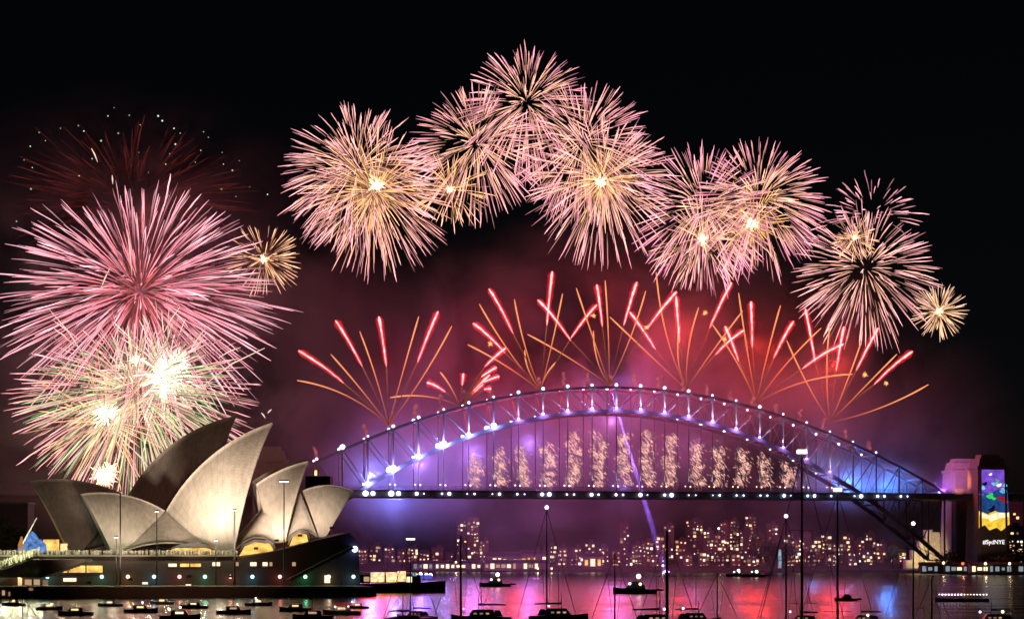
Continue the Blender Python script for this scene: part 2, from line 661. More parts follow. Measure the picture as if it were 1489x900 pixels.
# pylons ----------------------------------------------------------
def pylon(px, Y, label, w=26.0, dpt=22.0, wtop=20.5, z_top=89.0):
    c = at(px, HY, Y)
    c.z = 0
    root = thing('stone_pylon', label, 'pylon', c, 'granite pylons at the bridge ends')

    def ring(z, hw, hd):
        return [c + bd * (sx * hw) + bp_ * (sy * hd) + Vector((0, 0, z)) for sx, sy in ((-1, -1), (-1, 1), (1, 1), (1, -1))]
    b = MB()
    b.prism(ring(-1, w / 2 + 1.5, dpt / 2 + 1.5), ring(8, w / 2 + 1.5, dpt / 2 + 1.5))
    b.prism(ring(8, w / 2, dpt / 2), ring(78, wtop / 2 + 1.4, dpt / 2 - 2.2))
    b.build('shaft', M['granite'], root)
    k = MB()
    k.prism(ring(78, wtop / 2 + 2.2, dpt / 2 - 1.4), ring(80, wtop / 2 + 2.2, dpt / 2 - 1.4))
    k.prism(ring(80, wtop / 2 + .4, dpt / 2 - 3), ring(86, wtop / 2 - .8, dpt / 2 - 4))
    k.prism(ring(86, wtop / 2 - 2.4, dpt / 2 - 5.4), ring(z_top, wtop / 2 - 3.2, dpt / 2 - 6.2))
    k.build('parapet', M['granite'], root)
    for s in (-1, 1):
        a = MB()
        for zz in (36, 52):
            q = c + bp_ * (dpt / 2 + .02 - zz * .031) + bd * (s * 0)
        a.beam(c + bd * (s * (w / 2 - 2.4)) + bp_ * (dpt / 2 - .2) + Vector((0, 0, 8)), c + bd * (s * (wtop / 2 - .3)) + bp_ * (dpt / 2 - 2.5) + Vector((0, 0, 78)), 2.2, 1.3)
        a.build('corner_pilaster', M['granite'], root)
    return root, c


pyl, pc = pylon(1436, 1338, 'granite pylon with the bright projected picture and white hashtag on its face')
pylon(1398, 1398, 'shadowed granite pylon lit orange and violet, behind the one with projected picture')
pylon(393, 1236, 'black square topped pylon rising between the two tallest white shell groups')
pylon(352, 1296, 'granite pylon hidden mostly behind the tallest pale shell')
lamp('pylon_wash', 'SPOT', at(1392, 716, 1318), 200000, (1.0, .30, .10), 1, pyl, at(1403, 675, 1390), 42, .8)
lamp('pylon_wash', 'SPOT', at(1372, 712, 1328), 420000, (.4, .10, 1.0), 1, pyl, at(1385, 690, 1395), 36, .8)
lamp('pylon_wash', 'SPOT', at(1432, 826, 1262), 14000, (1.0, .55, .42), 1, pyl, at(1436, 760, 1330), 50, .8)


# the picture thrown on the pylon's face: flat shapes of light lying on the stone
def face_pt(u, z, d=.0):
    hw = 13 - (z - 8) / 70 * 1.35
    hd = 11 - (z - 8) / 70 * 2.2
    return pc + bd * (1.17 * (u - .9)) + bp_ * (hd + d) + Vector((0, 0, z))


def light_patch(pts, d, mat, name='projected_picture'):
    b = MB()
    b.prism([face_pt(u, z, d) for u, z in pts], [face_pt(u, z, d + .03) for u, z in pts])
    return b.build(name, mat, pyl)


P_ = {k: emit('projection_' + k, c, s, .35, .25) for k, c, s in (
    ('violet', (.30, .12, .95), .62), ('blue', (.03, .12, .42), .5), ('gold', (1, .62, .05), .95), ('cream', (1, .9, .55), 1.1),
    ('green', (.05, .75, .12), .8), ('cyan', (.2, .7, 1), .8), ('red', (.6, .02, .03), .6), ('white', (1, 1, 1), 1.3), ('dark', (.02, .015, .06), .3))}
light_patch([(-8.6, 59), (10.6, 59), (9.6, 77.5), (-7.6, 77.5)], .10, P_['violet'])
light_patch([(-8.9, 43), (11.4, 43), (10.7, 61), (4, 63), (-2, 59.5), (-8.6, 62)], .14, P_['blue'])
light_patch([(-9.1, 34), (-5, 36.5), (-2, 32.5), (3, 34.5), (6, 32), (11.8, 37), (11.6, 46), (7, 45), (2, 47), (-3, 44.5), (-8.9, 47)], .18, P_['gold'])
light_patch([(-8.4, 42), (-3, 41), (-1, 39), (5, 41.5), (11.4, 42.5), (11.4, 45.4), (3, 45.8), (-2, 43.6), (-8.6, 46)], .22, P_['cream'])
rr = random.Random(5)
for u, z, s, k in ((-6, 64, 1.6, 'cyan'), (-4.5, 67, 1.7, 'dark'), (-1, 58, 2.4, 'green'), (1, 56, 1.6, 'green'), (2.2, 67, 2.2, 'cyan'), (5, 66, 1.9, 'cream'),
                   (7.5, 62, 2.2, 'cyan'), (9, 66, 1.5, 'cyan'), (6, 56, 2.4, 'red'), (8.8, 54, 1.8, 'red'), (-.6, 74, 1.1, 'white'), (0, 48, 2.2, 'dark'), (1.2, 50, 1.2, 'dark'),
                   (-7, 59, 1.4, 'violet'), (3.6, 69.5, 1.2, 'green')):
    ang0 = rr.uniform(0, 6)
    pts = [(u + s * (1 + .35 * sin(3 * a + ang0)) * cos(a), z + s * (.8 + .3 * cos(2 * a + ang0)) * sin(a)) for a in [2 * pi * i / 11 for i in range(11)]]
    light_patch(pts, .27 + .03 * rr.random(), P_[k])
fc = bpy.data.curves.new('hashtag_text', 'FONT')
fc.body = '#SydNYE'
fc.size = 4.5
fc.extrude = .05
fc.align_x = 'CENTER'
fo_ = bpy.data.objects.new('hashtag_lettering', fc)
COL.objects.link(fo_)
dg = bpy.context.evaluated_depsgraph_get()
tm = bpy.data.meshes.new_from_object(fo_.evaluated_get(dg))
bpy.data.objects.remove(fo_)
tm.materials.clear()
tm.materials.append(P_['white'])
to = bpy.data.objects.new('hashtag_lettering', tm)
COL.objects.link(to)
to.parent = pyl
zz = bp_ + Vector((0, 0, .03))
tp = face_pt(.9, 22.3, .12)
slope = (face_pt(0, 30) - face_pt(0, 10)).normalized()
rot = Matrix((bd, slope, bd.cross(slope))).transposed()
to.matrix_parent_inverse = Matrix.Identity(4)
to.location = tp - pc
to.rotation_euler = rot.to_euler()

# ================================================================== OPERA HOUSE
OA = Vector((.966, .259, 0))          # along the halls, away to the right
ON = Vector((.259, -.966, 0))         # out towards the camera
OO = at(300, HY, 715)
OO.z = 0
CAMP = Vector((0, 0, HC))


def on_plane(px, py, w):
    d = Vector(((px - CX) / F, 1.0, (HY - py) / F))
    q = OO + ON * w
    t = (q - CAMP).dot(ON) / d.dot(ON)
    return CAMP + d * t


def shell_material(name, col):
    m = bpy.data.materials.new(name)
    m.use_nodes = True
    nt = m.node_tree
    b = nt.nodes['Principled BSDF']
    b.inputs['Roughness'].default_value = .6
    b.inputs['Specular IOR Level'].default_value = .25
    uv = nt.nodes.new('ShaderNodeUVMap')
    sep = nt.nodes.new('ShaderNodeSeparateXYZ')
    nt.links.new(uv.outputs[0], sep.inputs[0])

    def math(op, a, bv=None):
        n = nt.nodes.new('ShaderNodeMath')
        n.operation = op
        if isinstance(a, (int, float)): n.inputs[0].default_value = a
        else: nt.links.new(a, n.inputs[0])
        if bv is not None:
            if isinstance(bv, (int, float)): n.inputs[1].default_value = bv
            else: nt.links.new(bv, n.inputs[1])
        return n.outputs[0]
    # ribs fan from the foot; tile lids make chevrons across each rib
    u = math('MULTIPLY', sep.outputs[0], 16.0)
    fu = math('FRACT', u)
    edge = math('LESS_THAN', math('ABSOLUTE', math('SUBTRACT', fu, .5)), .46)
    chev = math('ADD', math('MULTIPLY', sep.outputs[1], 34.0), math('MULTIPLY', math('ABSOLUTE', math('SUBTRACT', fu, .5)), 1.6))
    fv = math('LESS_THAN', math('ABSOLUTE', math('SUBTRACT', math('FRACT', chev), .5)), .42)
    k = math('MULTIPLY', edge, fv)
    tc = nt.nodes.new('ShaderNodeTexCoord')
    mp = nt.nodes.new('ShaderNodeMapping')
    mp.inputs['Scale'].default_value = (1, 1, .12)
    nz = nt.nodes.new('ShaderNodeTexNoise')
    nz.inputs['Scale'].default_value = .55
    nz.inputs['Detail'].default_value = 4
    nt.links.new(tc.outputs['Object'], mp.inputs[0])
    nt.links.new(mp.outputs[0], nz.inputs['Vector'])
    mx = nt.nodes.new('ShaderNodeMix'); mx.data_type = 'RGBA'
    mx.inputs['A'].default_value = (*[c * .76 for c in col], 1)
    mx.inputs['B'].default_value = (*col, 1)
    nt.links.new(k, mx.inputs['Factor'])
    mr = nt.nodes.new('ShaderNodeMapRange')
    mr.inputs['From Min'].default_value = .3
    mr.inputs['From Max'].default_value = .7
    mr.inputs['To Min'].default_value = .78
    mr.inputs['To Max'].default_value = 1.05
    nt.links.new(nz.outputs['Fac'], mr.inputs['Value'])
    m3 = nt.nodes.new('ShaderNodeMix'); m3.data_type = 'RGBA'; m3.blend_type = 'MULTIPLY'
    m3.inputs['Factor'].default_value = 1.0
    nt.links.new(mx.outputs['Result'], m3.inputs['A'])
    nt.links.new(mr.outputs[0], m3.inputs['B'])
    nt.links.new(m3.outputs['Result'], b.inputs['Base Color'])
    return m


M['shell'] = shell_material('cream_shell_tiles', (.70, .655, .59))
opera = thing('opera_house', 'white shell roofed opera house floodlit above a dark granite podium on the harbour', 'opera house', OO)


def sphere_center(P, B, Fp, R, toward):
    """centre of the sphere of radius R through three points, on the side away from 'toward'"""
    a, b = B - P, Fp - P
    n = a.cross(b)
    cc = P + (n.cross(a) * b.length_squared + b.cross(n) * a.length_squared) / (2 * n.length_squared)
    r = (cc - P).length
    h = sqrt(max(R * R - r * r, (r * .05) ** 2))
    n.normalize()
    if n.dot(toward) > 0: n = -n
    return cc + n * h


def arc(C, a, b, t):
    va, vb = a - C, b - C
    ra, rb = va.length, vb.length
    om = va.angle(vb)
    if om < 1e-4: return a.lerp(b, t)
    s = sin(om)
    return C + va.normalized() * (sin((1 - t) * om) / s) * (ra + (rb - ra) * t) + vb.normalized() * (sin(t * om) / s) * (ra + (rb - ra) * t)


def shell_half(P, B, F1, F2, R, mirror_w=None, nu=18, nv=16, thick=1.1, name='shell', ridge_R=None, mat=None):
    """half a vaulted roof: ribs fan from the foot (F1..F2) up to the ridge B..P"""
    toward = ON + Vector((0, 0, .35))
    Fm = (F1 + F2) / 2
    C = sphere_center(P, B, Fm, R, toward)
    # ridge arc in the hall's axis plane
    wP = (P - OO).dot(ON)
    ch = P - B
    rR = ridge_R or R
    half = ch.length / 2
    up = Vector((0, 0, 1)) - ch.normalized() * ch.normalized().z
    up.normalize()
    hh = sqrt(max(rR * rR - half * half, 1))
    RC = (P + B) / 2 - up * hh
    pts, uvs = [], []
    for i in range(nu + 1):
        u = i / nu
        rp = arc(RC, B, P, u)
        fp = F1.lerp(F2, u)
        row = []
        for j in range(nv + 1):
            t = j / nv
            q = arc(C, fp, rp, t)
            row.append(q)
        pts.append(row)
    def build(flip):
        b = MB()
        uvl = []
        W = nv + 1
        idx = {}
        for layer in (0, 1):
            for i in range(nu + 1):
                for j in range(W):
                    p = pts[i][j]
                    if layer:
                        p = p + (C - p).normalized() * thick
                    if flip:
                        d = (p - OO).dot(ON) - wP
                        p = p - ON * (2 * d)
                    b.v.append(p)
                    uvl.append((i / nu, j / nv))
        n1 = (nu + 1) * W
        def fc(a, c, d, e):
            b.f.append((a, c, d, e) if not flip else (e, d, c, a))
        for i in range(nu):
            for j in range(nv):
                a, c, d, e = i * W + j, (i + 1) * W + j, (i + 1) * W + j + 1, i * W + j + 1
                fc(a, c, d, e)
                fc(n1 + e, n1 + d, n1 + c, n1 + a)
        for j in range(nv):
            for i, s in ((0, 0), (nu, 1)):
                a, e = i * W + j, i * W + j + 1
                if s: fc(a, n1 + a, n1 + e, e)
                else: fc(e, n1 + e, n1 + a, a)
        for i in range(nu):
            for j, s in ((0, 1), (nv, 0)):
                a, c = i * W + j, (i + 1) * W + j
                if s: fc(c, n1 + c, n1 + a, a)
                else: fc(a, n1 + a, n1 + c, c)
        o = b.build(name, mat or M['shell'], opera, True)
        me = o.data
        ul = me.uv_layers.new(name='UVMap')
        for lp in me.loops:
            ul.data[lp.index].uv = uvl[lp.vertex_index]
        return o
    build(False)
    build(True)


def shell(P, B, F1, F2, w0, wf, R, ridge_R=None, name='shell'):
    shell_half(on_plane(*P, w0), on_plane(*B, w0), on_plane(*F1, w0 + wf), on_plane(*F2, w0 + wf), R, name=name, ridge_R=ridge_R)


def side_shell(A, L, Rr, w0, wf, bulge=2.5, name='side_shell'):
    """triangular infill vault below the ridge junction"""
    a, l, r = on_plane(*A, w0 + 1.0), on_plane(*L, w0 + wf), on_plane(*Rr, w0 + wf)
    nrm = (r - l).cross(a - l).normalized()
    if nrm.dot(ON) < 0: nrm = -nrm
    for flip in (False, True):
        b = MB()
        nu, nv = 12, 10
        for layer in (0, 1):
            for j in range(nv + 1):
                t = j / nv
                for i in range(nu + 1):
                    u = i / nu
                    p = l.lerp(r, u).lerp(a, t)
                    p = p + nrm * bulge * (4 * u * (1 - u)) * (1 - t) ** .6 * (.35 + .65 * min(1, 2.2 * t)) - nrm * .9 * layer
                    p.z += 3.0 * 4 * u * (1 - u) * (1 - t) ** 3
                    if flip: p = p - ON * 2 * ((p - OO).dot(ON) - w0)
                    b.v.append(p)
        n1 = (nu + 1) * (nv + 1)
        W = nu + 1
        for j in range(nv):
            for i in range(nu):
                q = (j * W + i, j * W + i + 1, (j + 1) * W + i + 1, (j + 1) * W + i)
                if flip: q = q[::-1]
                b.f.append(q)
                b.f.append(tuple(n1 + k for k in q[::-1]))
        for j in range(nv):
            for i in (0, nu):
                x, y = j * W + i, (j + 1) * W + i
                b.f.append((x, y, n1 + y, n1 + x))
        for i in range(nu):
            b.f.append((i, i + 1, n1 + i + 1, n1 + i))
        o = b.build(name, M['shell'], opera, True)
        ul = o.data.uv_layers.new(name='UVMap')
        for lp in o.data.loops:
            k = lp.vertex_index % n1
            ul.data[lp.index].uv = ((k % W) / nu, (k // W) / nv)


WC = -52.0
# concert hall, farther from the camera
shell((343, 604), (184, 724), (262, 800), (300, 800), WC, 26, 75, 68, 'concert_hall_shell')
shell((44, 699), (190, 724), (118, 803), (101, 803), WC, 25, 62, 62, 'concert_hall_shell')
shell((447, 667), (366, 700), (404, 785), (416, 785), WC, 20, 60, 60, 'concert_hall_shell')
side_shell((186, 722), (118, 802), (262, 802), WC, 24, name='concert_hall_side_shell')
# opera theatre, nearer
shell((396, 614), (241, 743), (312, 801), (341, 801), 0, 19, 75, 75)
shell((117, 718), (241, 743), (181, 803), (163, 803), 0, 18, 48, 46)
side_shell((241, 743), (176, 801), (311, 801), 0, 18.5)
shell((448, 670), (372, 704), (398, 789), (415, 787), 0, 15, 60, 55)
side_shell((404, 712), (343, 797), (399, 789), 0, 16.5)
shell((514, 714), (440, 713), (464, 781), (474, 780), 0, 11, 40, 24)
side_shell((437, 716), (416, 786), (462, 780), 0, 12.5, 2.0)


# bronze glass walls in the mouths of the south facing shells
def glass_wall(P, Fn, w0, wf, inset, name='glass_wall'):
    p, f = on_plane(*P, w0) + OA * inset, on_plane(*Fn, w0 + wf) + OA * inset
    fm = f - ON * 2 * ((f - OO).dot(ON) - w0)
    g = MB()
    back = OA * .4
    tri = [f - ON * 1.5, fm + ON * 1.5, p - Vector((0, 0, 3))]
    g.prism(tri, [q + back for q in tri])
    o = g.build(name, M['glass'], opera)
    mu = MB()
    for k in range(1, 12):
        t = k / 12
        b0 = f.lerp(fm, t)
        b1 = b0.lerp(p, 1 - abs(2 * t - 1)) if True else p
        b1 = Vector((b0.x, b0.y, b0.z + (p.z - b0.z - 3) * (1 - abs(2 * t - 1)) * .96))
        tt = (b1.z - b0.z) / max(1e-3, p.z - b0.z)
        b1 = b1 + (p - Vector((f.lerp(fm, .5).x, f.lerp(fm, .5).y, p.z))) * tt
        mu.beam(b0 - back * .6, b1 - back * .6, .25, .5)
    mu.build('mullion', M['bronze'], o)


glass_wall((44, 699), (101, 803), WC, 25, 3.0)
glass_wall((117, 718), (163, 803), 0, 18, 2.5)
# amber foyers behind the lowest panes
for (x0, x1, y0, y1, w_, k) in ((63, 86, 784, 801, WC + 14, 'win_gold'), (88, 98, 790, 801, WC + 24, 'win_warm')):
    p, q = on_plane(x0, y1, w_), on_plane(x1, y0, w_)
    g = MB()
    g.prism([p, (q.x, q.y, p.z), q, (p.x, p.y, q.z)], [Vector(v) - ON * .5 for v in (p, (q.x, q.y, p.z), q, (p.x, p.y, q.z))])
    g.build('foyer_window', E[k], opera)


# podium -------------------------------------------------------------
def front_prism(pxs, w_front, w_back, name, mat):
    a = [on_plane(x, y, w_front) for x, y in pxs]
    b = [p - ON * (w_front - w_back) for p in a]
    m = MB()
    m.prism(a, b)
    return m.build(name, mat, opera)


WP = 34.0
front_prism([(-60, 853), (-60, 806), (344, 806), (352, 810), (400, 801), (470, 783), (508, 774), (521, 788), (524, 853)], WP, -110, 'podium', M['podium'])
front_prism([(-80, 868), (-80, 852.6), (545, 852.6), (548, 868), (548, 874), (-80, 874)], WP + 26, -130, 'broadwalk', M['paving'])
front_prism([(418, 842), (512, 794), (516, 797), (424, 845)], WP + 4, WP + .3, 'stair_ramp', M['paving'])
front_prism([(-60, 808.6), (-60, 806.4), (346, 806.4), (346, 808.6)], WP + .8, WP + .2, 'parapet_band', M['paving'])
pod_win = [(76, 98, 822, 832, 'win_gold'), (100, 124, 822, 832, 'win_gold'), (126, 149, 822, 832, 'win_gold'),
           (245, 257, 819, 823.5, 'win_cream'), (262, 275, 819, 823.5, 'win_gold'), (277, 292, 819, 823.5, 'win_gold'), (309, 320, 817, 822.5, 'win_cream'),
           (343, 347, 817, 822.5, 'win_dim'), (364, 373, 817, 822.5, 'win_cream'), (382, 389, 817, 822.5, 'win_cream'), (392, 396, 817, 822.5, 'win_dim'), (425, 430, 817, 822.5, 'win_dim'),
           (36, 46, 842, 850, 'win_dim'), (49, 58, 842, 850, 'win_dim'), (62, 70, 843, 851, 'win_faint'), (26, 32, 840, 851, 'win_warm'), (92, 111, 840, 845, 'win_cream'), (207, 215, 846, 849, 'win_cream'), (472, 480, 836, 847, 'win_cream'),
           (270, 278, 849, 852, 'win_cream'), (42, 48, 854.5, 858, 'win_faint'), (3, 7, 858, 865, 'win_dim'), (12, 15, 860, 866, 'win_faint')]
for x0, x1, y0, y1, k in pod_win:
    ww = WP + .35 if y1 < 852.5 else WP + 26.3
    front_prism([(x0, y1), (x1, y1), (x1, y0), (x0, y0)], ww, ww - .3, 'podium_window', E[k])
# the glowing bar windows under the side shells, with black eyebrows over them
front_prism([(247, 806), (312, 806), (306, 798), (300, 796.4), (258, 796.4), (251, 798)], WP - 10, WP - 14, 'bar_window', E['win_gold'])
front_prism([(246, 797), (252, 797), (259, 795.8), (301, 795.8), (307, 797), (313, 800), (300, 791), (281, 788.6), (262, 791)], WP - 9, WP - 15, 'bar_hood', M['black'])
front_prism([(349, 808), (398, 800.5), (393, 790), (372, 788), (357, 794)], WP - 12, WP - 15, 'bar_window', E['win_gold'])
front_prism([(347, 803), (356, 793.5), (372, 787.4), (394, 789.4), (399, 798), (402, 798), (396, 786), (372, 783.5), (352, 791)], WP - 11.4, WP - 16, 'bar_hood', M['black'])
front_prism([(421, 796), (448, 787), (446, 777), (436, 774), (427, 780)], WP - 14, WP - 16, 'bar_window', E['win_gold'])
front_prism([(419, 792), (426, 780), (436, 773.6), (447, 776), (450, 784), (453, 784), (448, 772), (436, 770), (423, 777)], WP - 13.4, WP - 17, 'bar_hood', M['black'])
# coloured wall lamps along the base of the podium
for px, k, c in ((28, 'o', (1, .45, .12)), (69, 'c', (.15, .8, .75)), (148, 'g', (.1, .8, .5)), (186, 'o', (1, .4, .06)), (224, 'c', (.1, .65, 1)), (261, 'r', (1, .12, .08)), (298, 'g', (.1, 1, .55)), (335, 'o', (1, .3, .12)),
                 (367, 'c', (.1, .65, 1)), (407, 'r', (1, .12, .1)), (444, 'g', (.05, 1, .4)), (478, 'w', (1, .8, .45)), (514, 'c', (.3, .75, 1))):
    p = on_plane(px, 838, WP + 1.2)
    b = MB().ball(p, .75, 8, 6)
    o = b.build('wall_lamp', emit('wall_lamp_' + k, [min(1, x * .6 + .35) for x in c], 2.6), opera)
    lamp('wall_wash', 'POINT', p + ON * 1.6 - Vector((0, 0, 1.0)), 230, c, .5, opera)
# blue lamp at the tip of the forecourt
p = on_plane(516, 798, WP + 1)
MB().ball(p, 1.2, 10, 6).build('wall_lamp', emit('lamp_deep_blue', (.3, .38, 1), 8), opera)
lamp('wall_wash', 'POINT', p + ON * 2, 200, (.08, .12, 1), .6, opera)

# floodlights on the sails: on the far side of the cove and along the podium
for px, pz, wv, P, tx, ty, ang in ((335, 9, 84, 470000, 330, 690, 34), (275, 9, 82, 320000, 285, 712, 34), (190, 8, 80, 170000, 180, 745, 26), (402, 22, 33, 32000, 410, 735, 84), (436, 24, 33, 20000, 425, 735, 84),
                                   (482, 27, 32, 17000, 484, 745, 90), (130, 7, 84, 24000, 110, 745, 34), (372, 19, 32, 9000, 380, 750, 90)):
    q = on_plane(px, 801, wv)
    q.z = pz
    lamp('sail_light', 'SPOT', q, P, (1.0, .75, .56), 3.5, opera, on_plane(tx, ty, 8), ang, .7)
    MB().box(q - Vector((0, 0, .9)) + ON * .6, (1.6, 1.0, .9)).build('floodlight_housing', M['black'], opera)
# weak warm fill light, added across the cove to brown the rear roofs
lamp('sail_light', 'SPOT', Vector((-60, 380, 32)), 320000, (1.0, .40, .24), 4.0, opera, on_plane(240, 700, WC), 24, .8)
for px, py, pw in ((352, 788, 2600), (418, 783, 2200), (356, 770, 1600)):
    lamp('amber_uplight', 'SPOT', on_plane(px, py + 8, 21), pw, (1.0, .6, .12), .6, opera, on_plane(px + 8, py - 40, 5), 80, .8)
lamp('mouth_light', 'POINT', on_plane(80, 790, WC + 8), 6000, (1.0, .72, .3), .8, opera)

# crowd on the podium steps
cr = MB()
rc = random.Random(3)


def person_shape(b, p, h):
    b.tube([p, p + Vector((0, 0, h * .45)), p + Vector((0, 0, h * .80)), p + Vector((0, 0, h * .86))], [.20, .22, .27, .10], 6)
    b.ball(p + Vector((0, 0, h * .93)), .12 * h / 1.7, 6, 4)


for i in range(520):
    x = rc.uniform(-10, 345)
    p = on_plane(x, 806, WP - rc.uniform(.6, 9))
    p.z = on_plane(x, 806, WP).z
    person_shape(cr, p, rc.uniform(1.5, 1.9))
for i in range(190):
    t = rc.random()
    p = on_plane(-5 + 62 * t, 829 - 22 * t - rc.uniform(0, 6), WP + rc.uniform(2, 9))
    person_shape(cr, p, rc.uniform(1.5, 1.9))
tag(cr.build('crowd', M['crowd'], None), kind='stuff', label='dense crowd of spectators lining the podium edge', cat='crowd')
st = MB()
for k in range(14):
    t = k / 13
    a = on_plane(-6 + 62 * t, 832 - 22 * t, WP + 9)
    b_ = on_plane(60, 832 - 22 * t, WP + .3)
    st.box((a.x + 9, a.y - 2, a.z - 1.2), (20, 12, 1.0))
st.build('grand_steps', M['paving'], opera)
for x in range(0, 345, 26):
    p = on_plane(x + 8, 806, WP + 3.2) + Vector((0, 0, 4.2))
    lamp('crowd_light', 'POINT', p, 1500, (1.0, .92, .62), .3, opera)
for k in range(5):
    lamp('crowd_light', 'POINT', on_plane(4 + k * 12, 820 - k * 4, WP + 14) + Vector((0, 0, 3)), 2200, (.95, 1.0, .6), .3, opera)

# light poles standing in front of the opera house
def light_pole(px, py, Y, wide, label, z0=4.0, heads=1, col='lamp_white', power=1500, thick=.28):
    top = at(px, py, Y)
    base = Vector((top.x, top.y, z0))
    root = thing('light_pole', label, 'light pole', base, 'light poles round the opera house forecourt')
    b = MB()
    b.tube([base, base + Vector((0, 0, 1.2)), base + Vector((0, 0, 1.3)), top], [thick * 1.6, thick * 1.6, thick, thick * .65], 8)
    b.build('pole', M['pole'], root)
    h = MB()
    h.box(top + Vector((0, 0, .15)), (wide, .9, .5))
    h.build('lamp_head', M['black'], root)
    l = MB()
    l.box(top + Vector((0, -.15, -.25)), (wide * .92, .8, .28))
    l.build('lens', E[col], root)
    return root


light_pole(413, 699, 676, 3.6, 'tall pole with wide white floodlight head before the second pale shell', 4.6)
light_pole(341, 741, 668, 1.2, 'thick dark pole at the foot of the biggest pale shell', 4.6, thick=.42)
light_pole(175, 714, 657, .5, 'thin dark pole crossing the small left pale shell', 4.6, col='win_dim', thick=.32)
light_pole(228, 743, 662, 1.3, 'slim pole with small white lamp before the triangular shell', 4.6)
light_pole(314, 785, 668, 1.2, 'short lamp pole below the crease of the biggest pale shell', 4.6)
light_pole(169, 780, 660, 1.3, 'short lamp pole beside the thin dark pole', 4.6)

# lit tent and flagpole at the western end of the podium
tp_ = on_plane(47, 803, WP - 6)
tent = thing('marquee_tent', 'blue lit marquee tent at the left edge of the podium', 'tent', tp_)
b = MB()
for dx, hh, rr_ in ((-3.2, 3.5, 2.4), (0, 8.0, 3.0), (3.0, 5.0, 2.4)):
    b.tube([tp_ + Vector((dx, 0, 0)), tp_ + Vector((dx, 0, hh * .55)), tp_ + Vector((dx, 0, hh * .8)), tp_ + Vector((dx, 0, hh))], [rr_, rr_ * .95, rr_ * .55, .1], 8)
b.build('canopy', emit('tent_fabric_lit', (.2, .42, 1.0), .55, .6, .5), tent)
b = MB()
b.box(tp_ + Vector((-3, -3.2, 1.4)), (2.6, .3, 2.4))
b.build('doorway', E['win_cool'], tent)
fp_ = on_plane(30, 803, WP - 4)
fl = thing('leaning_boom', 'slanted pale boom with an orange lit base left of the blue tent', 'boom', fp_)
MB().tube([fp_ + Vector((0, 0, 2)), fp_ + Vector((6, 0, 13))], [.35, .2], 8).build('spar', M['cabin'], fl)
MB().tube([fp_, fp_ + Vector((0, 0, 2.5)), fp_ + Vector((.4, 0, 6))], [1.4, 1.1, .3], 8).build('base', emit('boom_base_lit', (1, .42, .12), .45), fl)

# ================================================================== TREES on the shores
def tree(px, Y, h, wd, label, z0=3.0, n=520, seed=0):
    r = random.Random(seed)
    c = at(px, HY, Y)
    c.z = z0
    root = thing('tree', label, 'tree', c, 'dark shore trees')
    t = MB()
    t.tube([c, c + Vector((0, 0, h * .3)), c + Vector((.3, 0, h * .7))], [h * .035, h * .028, h * .012], 7)
    for k in range(5):
        a = r.uniform(0, 2 * pi)
        s = c + Vector((0, 0, h * r.uniform(.28, .5)))
        t.tube([s, s + Vector((cos(a) * wd * .3, sin(a) * wd * .3, h * .25))], [h * .014, h * .005], 5)
    t.build('trunk', M['bark'], root)
    b = MB()
    cl = [(Vector((r.uniform(-.5, .5) * wd * .75, r.uniform(-.5, .5) * wd * .75, h * r.uniform(.38, .85))), r.uniform(.16, .3) * wd) for _ in range(11)]
    for i in range(n):
        k, rad = r.choice(cl)
        d = Vector((r.gauss(0, 1), r.gauss(0, 1), r.gauss(0, .8))).normalized() * rad * r.uniform(.5, 1.05)
        p = c + k + d
        s = wd * r.uniform(.035, .075)
        x = Vector((r.gauss(0, 1), r.gauss(0, 1), r.gauss(0, 1))).normalized()
        y = x.orthogonal().normalized()
        b.poly([p - x * s, p + y * s * .6, p + x * s, p - y * s * .6])
    b.build('crown', M['leaf'], root)
    return root


tree(6, 820, 26, 24, 'large black tree at the far left edge beyond the podium', 4, 900, 1)
tree(32, 850, 17, 16, 'smaller dark tree beside the leaning boom', 4, 600, 2)
tree(-14, 800, 22, 20, 'dark tree cut by the left picture edge', 4, 600, 3)
for i, (px, Y, h, wd, lb) in enumerate((
        (1118, 1470, 32, 26, 'tall black tree on the far shore beside the pale blue lit column'),
        (1106, 1475, 24, 20, 'black tree on the far shore left of the tallest shore tree'),
        (1136, 1472, 22, 18, 'black tree on the far shore right of the pale blue lit column'),
        (1298, 1440, 20, 17, 'round dark tree below the right end of the arch'),
        (1480, 1330, 17, 24, 'low dark tree at the foot of the bright picture pylon, right side'),
        (1455, 1300, 11, 18, 'low dark bush tree at the foot of the bright picture pylon'),
        (1380, 1310, 14, 16, 'dark tree below the violet searchlight by the right pylons'))):
    tree(px, Y, h, wd, lb, 2.5, 700, 20 + i)

# ================================================================== CITY ON THE FAR SHORE
win_mesh = {}
for k in ('win_warm', 'win_cream', 'win_gold', 'win_dim', 'win_cool', 'win_faint', 'win_bright'):
    b = MB().box((0, 0, 0), (1, .3, 1))
    o = b.build('window', E[k])
    win_mesh[k] = o.data
    bpy.data.objects.remove(o)
rcity = random.Random(21)
bcount = [0]
HUE = ['brick', 'concrete', 'pale rendered', 'dark glass']
SHP = {'low': 'terrace house', 'mid': 'apartment block', 'tower': 'residential tower'}
city = []
BG = []


def building(px, wpx, ytop, Y, nwin, density=None, roof='flat', kinds=('win_warm', 'win_cream', 'win_dim', 'win_faint', 'win_faint', 'win_bright', 'win_dim', 'win_cream', 'win_warm'), ybase=829):
    BG.append((px, wpx, ytop, Y, nwin, roof, kinds))


